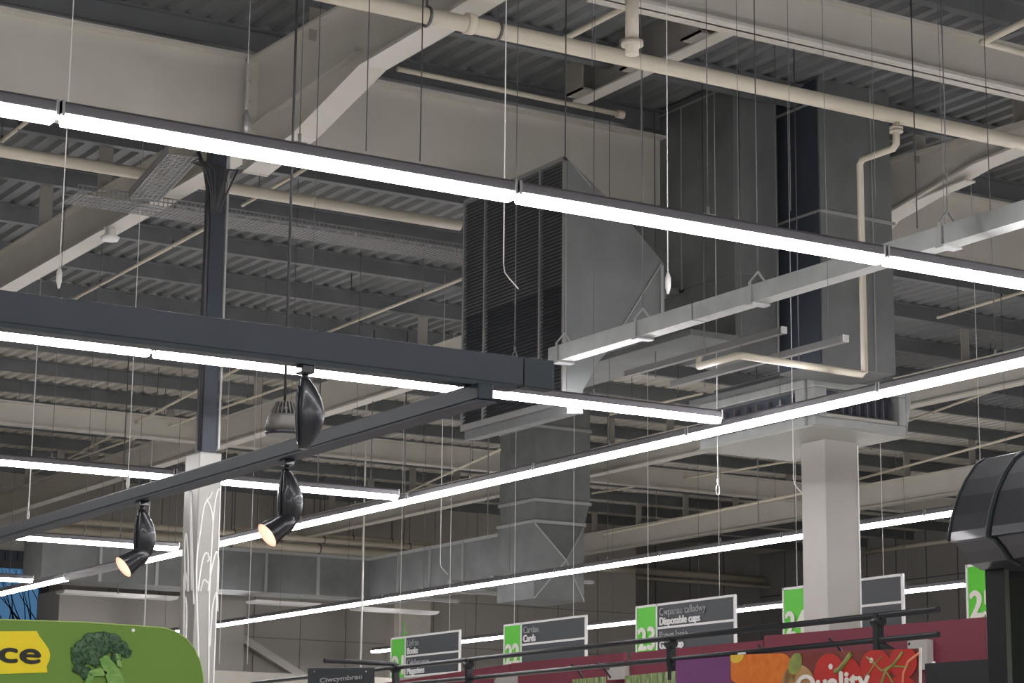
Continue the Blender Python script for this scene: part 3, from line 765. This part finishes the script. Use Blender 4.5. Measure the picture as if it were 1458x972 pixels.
# grey pendant heat-sink lamp
pl = P(404, 620, D=13.6)
px0 = pl
t = thing('pendant_lamp', (pl.x, pl.y, pl.z), 'grey finned bell-shaped pendant lamp hanging on a long black cable', 'pendant lamp')
def cone(p, z0, r0): return [Vector((p.x+r0*math.cos(2*PI*k/28), p.y+r0*math.sin(2*PI*k/28), p.z+z0)) for k in range(28)]
gpl = mat('warm_grey_lamp_metal', (.115, .11, .10), .5, .3)
MB().loft([cone(pl, .022, .112), cone(pl, .06, .116), cone(pl, .105, .104), cone(pl, .125, .094)]).build('shade', gpl, t)
MB().loft([cone(pl, 0, .105), cone(pl, .008, .116), cone(pl, .022, .116), cone(pl, .024, .105)]).build('rim', blackg, t)
MB().loft([cone(pl, .12, .080), cone(pl, .20, .050)]).build('core', blackm, t)
fn = MB()
for k in range(20):
    g = 2*PI*k/20; e = Vector((math.cos(g), math.sin(g), 0)); q = Vector((-math.sin(g), math.cos(g), 0))*.004; b0 = Vector((pl.x, pl.y, pl.z))
    pr = [b0+e*.05+Vector((0,0,.12)), b0+e*.094+Vector((0,0,.12)), b0+e*.058+Vector((0,0,.205)), b0+e*.02+Vector((0,0,.205))]
    fn.poly([p-q for p in pr]+[p+q for p in pr], [(0,1,2,3),(7,6,5,4),(0,4,5,1),(1,5,6,2),(2,6,7,3),(3,7,4,0)])
fn.build('heat_sink', gpl, t)
MB().tube([pl+Vector((0,0,.2)), (pl.x-.0, pl.y, ZP+.1)], .009, 6).build('cable', wired, t)
# ---------------------------------------------------------------- hanging wires and cords
def cord(x, y0_, y1_, D, label, m=wire, r=.0035, name='hanging_wire', hook=None, cat='wire', group='wires hanging from the roof'):
    a = P(x, y1_, D=D); top = P(x, y0_, D=D).z
    top = ZP+.1
    t = thing(name, a, label, cat, group)
    MB().tube([(a.x, a.y, a.z), (a.x, a.y, top)], r, 5).build('wire', m, t)
    if hook == 'loop':
        pts = [a+Vector((.022*math.sin(g), 0, -.05+.05*math.cos(g))) for g in [2*PI*k/12 for k in range(13)]]
        MB().tube(pts, .005, 5).build('loop', m, t); MB().tube([a, a+Vector((0,0,.06))], .010, 6).build('ferrule', m, t)
    if hook == 'bulb':
        MB().tube([a-Vector((0,0,.05)), a, a+Vector((0,0,.06)), a+Vector((0,0,.1))], [.008, .02, .02, .006], 8).build('fitting', m, t)
    if hook == 'tail':
        MB().tube([a, a+Vector((.01,0,-.06)), a+Vector((.05,0,-.10)), a+Vector((.12,0,-.16))], .004, 5).build('tail', m, t)
    return t
cord(84, -10, 400, 15, 'pale cord hanging through the topmost strip, leftmost', wirel, .004, hook='bulb')
cord(182, 193, 690, 22, 'pale cord hanging left of the dark post', wirel, .004, hook='bulb', )
cord(717, -10, 375, 15, 'knotted pale cord hanging over the louvred unit', wirel, .0045, hook='tail')
cord(951, -10, 408, 15, 'pale cord with a white tip hanging in front of the tall duct', wirel, .004, hook='bulb')
cord(1022, 613, 690, 22, 'white cord with a loop hanging from the diffuser box corner', white, .004, hook='loop')
cord(1130, 585, 680, 22, 'white cord with a curled tail below the diffuser box', white, .004, hook='tail')
cord(627, 708, 800, 30, 'pale cord with knotted end below the lengthways strip', wirel, .006, hook='tail')
cord(1306, 100, 325, 18, 'dark wire hanging right of the tall ducts', wired, .006)
cord(598, 80, 230, 17, 'thin dark chain hanging at the right of the haunch', wired, .005)
cord(521, 15, 215, 15, 'thin dark wire hanging in front of the haunch', wired, .004)
cord(733, 20, 500, 17, 'thin grey wire hanging on to the louvred unit hook', wire, .004, hook='loop')
cord(805, 140, 222, 17, 'thin dark wire above the top corner of the louvred unit', wired, .005)
cord(350, -10, 180, 13, 'steel wire hanging on the topmost strip light', wire, .004, hook='bulb')
for i, x in enumerate((843, 847, 913, 1052, 1126, 1180, 1247, 1345)):
    cord(x, -10, (95, 95, 240, 330, 300, 480, 300, 330)[i], 15.5, 'faint thin wire hanging in front of the tall ducts, %s from the left' % ORD[i], wire, .002)
cord(513, 640, 972, 38, 'pale thin pole hanging in front of the duct corner', wirel, .018, name='drop_pole', cat='pole', group=None)
cord(205, 845, 905, 40, 'pale drop rod above the green sign', wirel, .014, name='drop_pole', cat='pole', group=None)
for i, x in enumerate((312, 352)): cord(x, 860, 945, 36, 'thin steel wire above the grey sign, %s from the left' % ORD[i], wirel, .006)
for i, (x, y) in enumerate(((168, 845), (452, 700), (528, 690), (575, 740), (694, 760), (1080, 745), (1240, 640), (40, 745))):
    cord(x, y-90, y, 34, 'thin drop rod under the far roof, %s of the scattered ones' % ORD[i], wire, .01)
cord(40, 700, 735, 30, 'small white tipped sensor rod at the left edge', white, .008, hook='bulb')
# ---------------------------------------------------------------- aisle signs
SX = 16.45
def aisle_sign(px0_, pyt, px1_, num, rows, label, dark=False, w=None):
    ya = P(px0_, pyt, X=SX).y; zt = 4.15 - .0
    zt = P(px0_, pyt, X=SX).z
    Wd = w or 2.10; yb_ = ya - Wd; H = .625
    zb_ = zt-H
    t = thing('aisle_sign', (SX, (ya+yb_)/2, zb_), label, 'sign', 'hanging aisle signs')
    nx = SX-.012
    yg = ya-.46
    npn = MB().box((SX-.006, ya-.01, zb_+.01), (SX+.012, yg, zt-.01)).build('number_panel', green, t)
    tpn = MB().box((SX-.006, yg, zb_+.01), (SX+.012, yb_+.01, zt-.01)).build('text_panel', signg, t)
    fr = MB(); th = .028
    for y in (ya, yg, yb_): fr.box((SX-.016, y-th/2, zb_), (SX+.016, y+th/2, zt))
    fr.box((SX-.016, ya, zt-th), (SX+.016, yb_, zt)); fr.box((SX-.016, yg, zb_), (SX+.016, yb_, zb_+th)); fr.box((SX-.016, yg, zb_+.30), (SX+.016, yb_, zb_+.30+th))
    fr.build('frame', white, t)
    R_ = (0, -1, 0); U_ = (0, 0, 1)
    if num: textmesh('number', num, .40, mat('pale_number_'+num, (.80, .80, .70), .5) if num == '21' else bpy.data.materials['pale_number_21'], npn, (nx-.004, ya-.04, zb_+.06), R_, U_, width=.36, bold=.010)
    yy = yg-.06
    for k, (txt, m_, bold) in enumerate(rows):
        if txt: 
            top = zt-.135 if k < 2 else zb_+.185
            z = [zt-.155, zt-.275, zb_+.175, zb_+.05][k]
            textmesh('lettering', txt, .135, m_, tpn, (nx-.002, yy, z), R_, U_, bold=bold)
    wr = MB()
    for f_ in (.12, .85): 
        y = ya-Wd*f_; wr.tube([(SX, y, zt), (SX, y, ZP)], .004, 5)
    wr.build('suspension_wire', wirel, t)
    return t
g_, w_ = glabel, white
aisle_sign(558, 908, 0, '21', [('Llyfrau', g_, 0), ('Books', w_, .004), ('Cylchgronau', g_, 0), ('Magazines', w_, .004)], 'green and dark grey aisle sign numbered 21, Books, leftmost hanging sign')
aisle_sign(719, 889, 0, '22', [('Cardiau', g_, 0), ('Cards', w_, .004), ('', g_, 0), ('', w_, 0)], 'green and dark grey aisle sign numbered 22, Cards')
aisle_sign(907, 863, 0, '23', [('Cwpanau tafladwy', g_, 0), ('Disposable cups', w_, .004), ('Papur lapio', g_, 0), ('Gift wrap', w_, .004)], 'green and dark grey aisle sign numbered 23, Disposable cups')
aisle_sign(1116, 837, 0, '24', [], 'green and dark grey aisle sign numbered 24, half hidden behind the near-white column')
aisle_sign(1377, 804, 0, '25', [], 'aisle sign with a green panel and white 2, cut off by the black hood')
# paper scrap on sign 21
a = P(574, 905, X=SX-.03)
tag(MB().tube([a, a+Vector((0, -.03, .12)), a+Vector((0, .0, .22))], .008, 5).tube([a, a+Vector((0, -.12, .05))], .01, 5).build('green_tie', green), 'small green tie on top of aisle sign 21', 'tie')
# ---------------------------------------------------------------- burgundy fascia
FXp = []
def zline(x, y, z): return P(x, y, Z=z)
fx = P(740, 943, Z=3.0).x
segs = [(540, 726, 0), (728, 888, 0), (898, 1087, 0), (1088, 1404, 1)]
tops = {540: 973, 726: 945, 728: 944, 888: 929, 898: 929, 1087: 911, 1088: 905, 1404: 878}
labs = ['burgundy fascia panel below aisle sign 21', 'burgundy fascia panel below aisle sign 22', 'burgundy fascia panel below aisle sign 23', 'tall burgundy fascia panel at the right, behind the tomato poster']
for i, (x0, x1, hi) in enumerate(segs):
    a = P(x0, tops[x0], X=fx); b = P(x1, tops[x1], X=fx)
    t = thing('fascia_panel', (fx, a.y, 0), labs[i], 'fascia', 'burgundy fascia panels')
    b_ = b
    MB().poly([(fx, a.y, 0), (fx, b.y, 0), (fx, b.y, b.z), (fx, a.y, a.z), (fx+.04, a.y, 0), (fx+.04, b.y, 0), (fx+.04, b.y, b.z), (fx+.04, a.y, a.z)],
              [(0,1,2,3),(7,6,5,4),(0,4,5,1),(1,5,6,2),(2,6,7,3),(3,7,4,0)]).build('panel', redp, t)
    MB().box((fx-.003, b.y, a.z-.30), (fx, b.y+.01, a.z)).build('joint', mat('joint_dark', (.12, .02, .03), .6), t)
a = P(1346, 946, X=fx-.3)
tag(MB().box((fx-.5, a.y, 0), (fx-.3, a.y-1.4, a.z)).build('black_cabinet', blackm), 'dark cabinet top at the foot of the tall burgundy panel', 'cabinet')
# ---------------------------------------------------------------- display rail
za = 2.40
r0 = P(360, 972, Z=za); r1 = P(1336, 867, Z=za)
zl = 2.28
def onp(x, y): # vertical plane through the rails
    d = ray(x, y); n = (r1-r0).cross(Vector((0,0,1))); t = (r0-EYE).dot(n)/d.dot(n); return EYE+d*t
t = thing('display_rail', r0, 'long black double rail with brackets in front of the burgundy panels', 'rail')
MB().tube([r0, r1], .0135, 10).build('upper_tube', blackm, t)
l0 = onp(500, 981); l1 = onp(1336, 903)
MB().tube([l0, l1], .0125, 10).build('lower_tube', blackm, t)
ct = P(564, 945, Z=2.435); cs = P(446, 942, Z=2.435); MB().tube([Vector((cs.x, ct.y, 2.435)), ct], .014, 8).build('cross_tube', blackm, t)
for x, ya_, yb_ in ((563, 945, 990), (667, 938, 982), (955, 907, 950), (1250, 874, 925)):
    h = MB(); a = onp(x, ya_); b = onp(x+1, yb_)
    h.bar(a, b, .035, .03); h.bar(b+Vector((0,0,.03)), b+Vector((.06, -.05, -.02)), .03, .03); h.bar(b+Vector((0,0,.03)), b+Vector((-.0, .0, -.06)), .025, .03)
    h.tube([a+Vector((0,0,-.03))-(r1-r0).normalized()*.03, a+Vector((0,0,-.03))+(r1-r0).normalized()*.03], .022, 10)
    h.build('bracket', blackm, t)
for x, y in ((813, 948), (850, 945), (1001, 932), (1079, 921), (1180, 912)):
    a = onp(x, y); MB().tube([a+Vector((0,0,.01)), a+Vector((.03,-.03,-.03)), a+Vector((.05,-.05,-.07))], .006, 5).build('hook', blackm, t)
# grey sign on it
q = [onp(444, 951), onp(538, 950), onp(538, 996), onp(444, 998)]
nn = (r1-r0).cross(Vector((0,0,1))).normalized()
if nn.dot(EYE-r0) < 0: nn = -nn
t = thing('hanging_sign', q[3], 'dark grey sign reading Ciwcymbrau at the bottom of the picture', 'sign')
def slab(q, nn, th, off=0):
    a = [p+nn*off for p in q]; b = [p+nn*(off-th) for p in q]; n = len(q)
    return MB().poly(a+b, [tuple(range(n)), tuple(range(2*n-1, n-1, -1))]+[(i, (i+1) % n, n+(i+1) % n, n+i) for i in range(n)])
slab(q, nn, .01, .03).build('panel', signg, t, bevel=.003)
o = onp(462, 972)+nn*.034; rgt = (r1-r0); rgt.z = 0
textmesh('lettering', 'Ciwcymbrau', .040, mat('grey_lettering', (.42, .42, .42), .5), t, o, rgt, (0,0,1), width=(onp(522, 968)-onp(462, 972)).length, bold=.001, depth=.001)
for x in (454, 528): MB().tube([onp(x, 956)+nn*.03, onp(x, 956)+nn*.034], .004, 8).build('rivet', white, t)
# ---------------------------------------------------------------- posters on the lower rail
def vmat(name, cols, scale, kind='noise', stretch=(1,1,1), rot=0):
    m = bpy.data.materials.new(name); m.use_nodes = True; n = m.node_tree.nodes; l = m.node_tree.links; b = n['Principled BSDF']
    b.inputs['Roughness'].default_value = .4
    tc = n.new('ShaderNodeTexCoord'); mp = n.new('ShaderNodeMapping'); mp.inputs['Scale'].default_value = stretch; mp.inputs['Rotation'].default_value = (0, rot, 0)
    l.new(tc.outputs['Object'], mp.inputs[0])
    if kind == 'noise':
        t = n.new('ShaderNodeTexNoise'); t.inputs['Scale'].default_value = scale; t.inputs['Detail'].default_value = 5; out = t.outputs['Fac']
    else:
        t = n.new('ShaderNodeTexVoronoi'); t.inputs['Scale'].default_value = scale; out = t.outputs['Distance']
    l.new(mp.outputs[0], t.inputs['Vector'])
    r = n.new('ShaderNodeValToRGB'); r.color_ramp.elements[0].color = (*cols[0], 1); r.color_ramp.elements[1].color = (*cols[-1], 1)
    r.color_ramp.elements[0].position = .3; r.color_ramp.elements[1].position = .7
    for i, c in enumerate(cols[1:-1]):
        e = r.color_ramp.elements.new(.3+.4*(i+1)/(len(cols)-1)); e.color = (*c, 1)
    l.new(out, r.inputs[0]); l.new(r.outputs[0], b.inputs['Base Color'])
    return m
redf = vmat('tomato_skin', [(.55, .03, .02), (.42, .02, .015)], 8); orangef = vmat('orange_peel', [(.75, .22, .02), (.65, .14, .01)], 25)
stalk = vmat('green_stalk', [(.16, .22, .04), (.30, .34, .08)], 20); onionf = vmat('onion_skin', [(.55, .36, .16), (.40, .22, .08)], 12)
darkf = vmat('poster_dark_red', [(.13, .02, .02), (.24, .05, .03)], 9)
grass = vmat('leek_leaves', [(.05, .09, .02), (.22, .30, .10), (.55, .6, .42)], 30, stretch=(2, 2, .35)); purple = mat('purple_print', (.16, .04, .16), .5, var=.1)
yellowf = mat('lemon_yellow', (.75, .50, .05), .4); flesh = mat('citrus_flesh', (.75, .25, .12), .5)
def OP(x, y, off): return onp(x, y)+nn*off
def disc(cx, cy, rx, ry, off, m, name, t, rot=0, clip=None, a0=0, a1=2*PI):
    pts = []
    for k in range(28):
        g = a0+(a1-a0)*k/27 if a1-a0 < 6.2 else 2*PI*k/28
        ex, ey = rx*math.cos(g), ry*math.sin(g); x = cx+ex*math.cos(rot)-ey*math.sin(rot); y = cy+ex*math.sin(rot)+ey*math.cos(rot)
        if clip: x = min(max(x, clip[0]), clip[1]); y = max(y, 932-(x-1045)*.0333+.5)
        pts.append(OP(x, y, off))
    slab(pts, nn, .0008).build(name, m, t)
BY = 1003
t = thing('hanging_poster', onp(1180, BY), 'poster of tomatoes, onion and orange with Quality lettering', 'poster')
slab([OP(1045, 932, .02), OP(1315, 923, .02), OP(1315, BY, .02), OP(1045, BY, .02)], nn, .006, 0).build('print', darkf, t)
cl_ = (1046, 1314)
O = .0215
disc(1068, 938, 34, 38, O, orangef, 'orange', t, clip=cl_); disc(1105, 962, 34, 38, O+.001, orangef, 'orange', t, clip=cl_)
disc(1054, 932, 11, 12, O+.002, yellowf, 'lemon', t, clip=cl_)
disc(1142, 976, 24, 30, O+.001, onionf, 'onion', t, clip=cl_); disc(1138, 945, 9, 16, O+.0015, stalk, 'onion_neck', t, rot=.3, clip=cl_)
disc(1187, 962, 22, 32, O+.0012, redf, 'tomato', t, clip=cl_); disc(1215, 965, 18, 28, O+.0018, redf, 'tomato', t, clip=cl_)
disc(1253, 950, 22, 26, O+.0016, redf, 'tomato', t, clip=cl_); disc(1292, 942, 20, 24, O+.002, redf, 'tomato', t, clip=cl_); disc(1258, 985, 24, 24, O+.0022, redf, 'tomato', t, clip=cl_); disc(1290, 978, 20, 16, O+.0021, redf, 'tomato', t, clip=cl_)
disc(1189, 949, 3, 4, O+.003, white, 'highlight', t, clip=cl_); disc(1247, 940, 2.5, 4, O+.003, white, 'highlight', t, clip=cl_)
sk = MB()
def stroke(pts, r): sk.tube([OP(x, y, O+.003) for x, y in pts], r, 6)
stroke([(1218, 931), (1212, 940), (1203, 952), (1196, 956)], .011); stroke([(1292, 928), (1280, 945), (1268, 955), (1262, 972), (1258, 990)], .006)
stroke([(1240, 935), (1252, 945), (1262, 955), (1275, 948), (1300, 950)], .004); stroke([(1252, 945), (1244, 958), (1238, 962)], .003); stroke([(1252, 945), (1262, 935)], .003)
stroke([(1268, 955), (1280, 975), (1290, 985)], .004)
sk.build('stalk', stalk, t)
ar = MB(); ar.tube([OP(1315, 930, O+.003), OP(1300, 942, O+.003), OP(1293, 960, O+.003), OP(1292, 980, O+.003), OP(1296, 1000, O+.003)], .006, 6); ar.build('grapefruit_rim', flesh, t)
hl = (OP(1238, 974, O+.005)-OP(1128, 984, O+.005))
cw = mat('cream_lettering', (.78, .74, .66), .5)
textmesh('lettering', 'Quality', .120, cw, t, OP(1140, 990, O+.0045), hl, (0,0,1), width=(onp(1243, 975)-onp(1140, 990)).length, bold=.004, depth=.0006)
MB().bar(OP(1316, 922, .02), OP(1316, BY, .02), .006, .012).build('edge', cw, t)
MB().box(onp(1061, 935)+Vector((-.02,-.02,-.04)), onp(1061, 935)+Vector((-.0,.03,.02))).build('clip', white, t)
t = thing('hanging_poster', onp(1000, BY), 'plain purple poster left of the tomato poster', 'poster')
slab([OP(966, 940, .015), OP(1043, 934, .015), OP(1043, BY, .015), OP(966, BY, .015)], nn, .006).build('print', purple, t)
t = thing('hanging_poster', onp(930, BY), 'poster of green leek leaves left of the purple poster', 'poster')
slab([OP(893, 962, .012), OP(965, 955, .012), OP(965, BY, .012), OP(893, BY, .012)], nn, .006).build('print', grass, t)
t = thing('hanging_poster', onp(840, BY), 'leafy green poster partly below the frame, leftmost of the posters', 'poster')
slab([OP(818, 967, .012), OP(864, 963, .012), OP(864, BY, .012), OP(818, BY, .012)], nn, .006).build('print', grass, t)
# white price card boards
for (x0, y0_, x1, y1_, lab) in [(1292, 912, 1321, 952, 'pale card box behind the right edge of the tomato poster'), (865, 948, 888, 966, 'small white card between burgundy panels under sign 23'), (704, 962, 730, 985, 'small white card at the bottom under sign 22'), (1060, 934, 1088, 945, 'small white card at the left corner of the tomato poster')]:
    a = P(x0, y0_, X=fx-.06); b = P(x1, y1_, X=fx-.06)
    tt = thing('card_holder', (fx-.06, a.y, b.z), lab, 'card holder', 'pale card holders')
    MB().box((fx-.06, a.y, b.z), (fx, b.y, a.z)).build('card', colw, tt)
    MB().box((fx-.063, a.y-.01, a.z-.035), (fx-.06, a.y-.03, a.z-.015)).build('hole', blackm, tt)
a = P(1331, 944, X=fx-.012)
hd = MB(); e1 = P(1322, 944, X=fx-.012); e2 = P(1330, 943, X=fx-.012); e3 = P(1332, 957, X=fx-.012); e4 = P(1322, 958, X=fx-.012)
tag(hd.tube([e1, e2, e3, e4], .012, 6).build('white_handle', white), 'small white handle right of the tomato poster', 'handle')
# ---------------------------------------------------------------- green produce sign
GY = 9.3
def G(x, y, o=0): return P(x, y, Y=GY-o)
def onG(x, y, o):
    p = P(x, y, Y=GY); return Vector((p.x, GY-o, p.z))
pts = [onG(-60, 880, 0), onG(0, 882, 0), onG(120, 886, 0), onG(210, 892, 0), onG(235, 894, 0), onG(252, 900, 0), onG(266, 910, 0), onG(277, 924, 0), onG(285, 942, 0), onG(289, 962, 0), onG(291, 1010, 0), onG(-60, 1010, 0)]
t = thing('produce_sign', onG(100, 1010, 0), 'large green sign with a broccoli picture and yellow price label', 'sign')
gm = mat('leaf_green_sign', (.125, .245, .025), .5, var=.03, vscale=1.2)
slab(pts, Vector((0, -1, 0)), .02, 0).build('board', gm, t, bevel=.004)
ed = MB(); ed.tube([p+Vector((0, .0, 0)) for p in pts[:-1]], .004, 6, cap=False); ed.build('edge', mat('pale_green_edge', (.28, .42, .10), .5), t)
yp = [(-60, 899), (52, 898), (56, 906), (63, 915), (69, 924), (71, 932), (70, 940), (66, 948), (67, 957), (-60, 961)]
slab([onG(x, y, .004) for x, y in yp], Vector((0, -1, 0)), .004, 0).build('price_label', mat('yellow_label', (.80, .64, .005), .5), t)
ys2 = .235
o = onG(-20, 941, .0055)
textmesh('lettering', 'ice', .125, mat('black_lettering', (.012, .014, .008), .5), t, o, (1,0,0.0), (0,0,1), width=onG(53, 941, 0).x-onG(-19, 941, 0).x, bold=.0032, depth=.0008)
# broccoli: florets as domes on the print, stem as relief
flor = vmat('broccoli_floret', [(.008, .03, .012), (.03, .085, .03), (.085, .16, .07)], 60); stemm = vmat('broccoli_stem', [(.10, .26, .035), (.24, .42, .11)], 20, stretch=(1,1,3))
b_ = MB()
def dome(cx_, cy_, r, h, mb):
    rings = []
    for i in range(5):
        a = i/4*PI/2; rr = r*math.cos(a)
        rings.append([onG(cx_+max(rr, .05)*math.cos(2*PI*k/14), cy_+max(rr, .05)*math.sin(2*PI*k/14), .003+h*math.sin(a)) for k in range(14)])
    mb.loft(rings)
big = [(140, 918, 19), (118, 924, 14), (160, 915, 14), (128, 912, 12), (172, 922, 11), (113, 938, 12), (180, 930, 7), (108, 928, 8), (150, 908, 9), (112, 952, 8), (122, 958, 9), (135, 936, 13), (165, 935, 8)]
for x, y, r in big: dome(x, y, r, .006, b_)
for k in range(160):
    x, y, r = random.choice(big); g = random.uniform(0, 2*PI); q_ = r*math.sqrt(random.random())
    dome(x+q_*math.cos(g), y+q_*math.sin(g), random.uniform(1.5, 2.8), .010, b_)
b_.build('broccoli_head', flor, t)
st = MB()
def sl(pp, off): return slab([onG(x, y, off) for x, y in pp], Vector((0,-1,0)), .004, 0)
for pp in ([(140, 938), (150, 932), (162, 945), (172, 960), (182, 985), (160, 990), (150, 965)], [(163, 930), (170, 932), (172, 950), (166, 948)], [(118, 975), (126, 955), (142, 950), (152, 958), (146, 962), (133, 962), (128, 972), (126, 985)]):
    m_ = sl(pp, .012); st.poly(m_.v, m_.f)
st.build('broccoli_stem', stemm, t)
MB().tube([onG(189, 897, .001), onG(189, 897, .006)], .008, 10).build('screw_cap', white, t)
# ---------------------------------------------------------------- black hood at right
HD = 5.0
h0 = P(1351, 771, D=HD); HY = h0.y
def H(x, y): p = P(x, y, Y=HY); return (p.x, p.z)
prof = [H(1402, 653), H(1388, 664), (H(1375, 684)), H(1364, 708), H(1356, 735), H(1352, 758), H(1351, 771), H(1359, 773), H(1371, 787), H(1382, 803), H(1396, 811), H(1420, 815), H(1520, 815), H(1520, 640), H(1440, 645)]
t = thing('canopy_hood', (h0.x, HY, h0.z), 'large black rounded canopy hood at the right edge, nearest thing', 'hood')
MB().prism(prof, 'y', HY-.12, HY).build('end_section', blackg, t)
cx0 = sum(p[0] for p in prof)/len(prof); cz0 = sum(p[1] for p in prof)/len(prof)
prof2 = [(cx0+(x-cx0)*.985, cz0+(z-cz0)*.985) for x, z in prof]
MB().prism(prof2, 'y', HY-3.2, HY-.12).build('canopy', blackg, t)
pr3 = [(cx0+(x-cx0)*1.02, cz0+(z-cz0)*1.02) for x, z in prof[:11]]
MB().tube([(x, HY-.125, z) for x, z in prof[:11]], .006, 6).build('rib', slate, t)
MB().tube([(x, HY, z) for x, z in prof[:7]], .004, 6).build('edge_trim', slate, t)
pA = P(1402, 812, Y=HY); pB = P(1430, 812, Y=HY-.06)
t = thing('cabinet_post', (pA.x, HY, 0), 'black corner post below the canopy hood', 'post')
MB().box((pA.x, HY-.06, 0), (pB.x, HY+.0, pA.z+.02)).build('post', blackm, t, bevel=.004)
gd = mat('dark_glass', (.012, .02, .018), .05, 0, coat=1)
t = thing('glass_panel', (pB.x, HY, 1.0), 'dark reflective glass panel beside the black corner post', 'glass panel')
MB().box((pB.x+.001, HY-.03, .9), (pB.x+.6, HY-.022, pA.z+.02)).build('glass', gd, t)
MB().box((pB.x, HY-.055, .9), (pB.x+.018, HY-.031, pA.z+.0)).build('glass_edge', mat('green_grey_edge', (.10, .12, .10), .3), t)
# ---------------------------------------------------------------- world and view
w = bpy.data.worlds.new('world'); S.world = w; w.use_nodes = True
bg = w.node_tree.nodes['Background']; bg.inputs[0].default_value = (.12, .27, .46, 1); bg.inputs[1].default_value = .9
S.view_settings.view_transform = 'Standard'; S.view_settings.look = 'None'; S.view_settings.gamma = 1; S.view_settings.use_curve_mapping = False
S.view_settings.exposure = -0.60
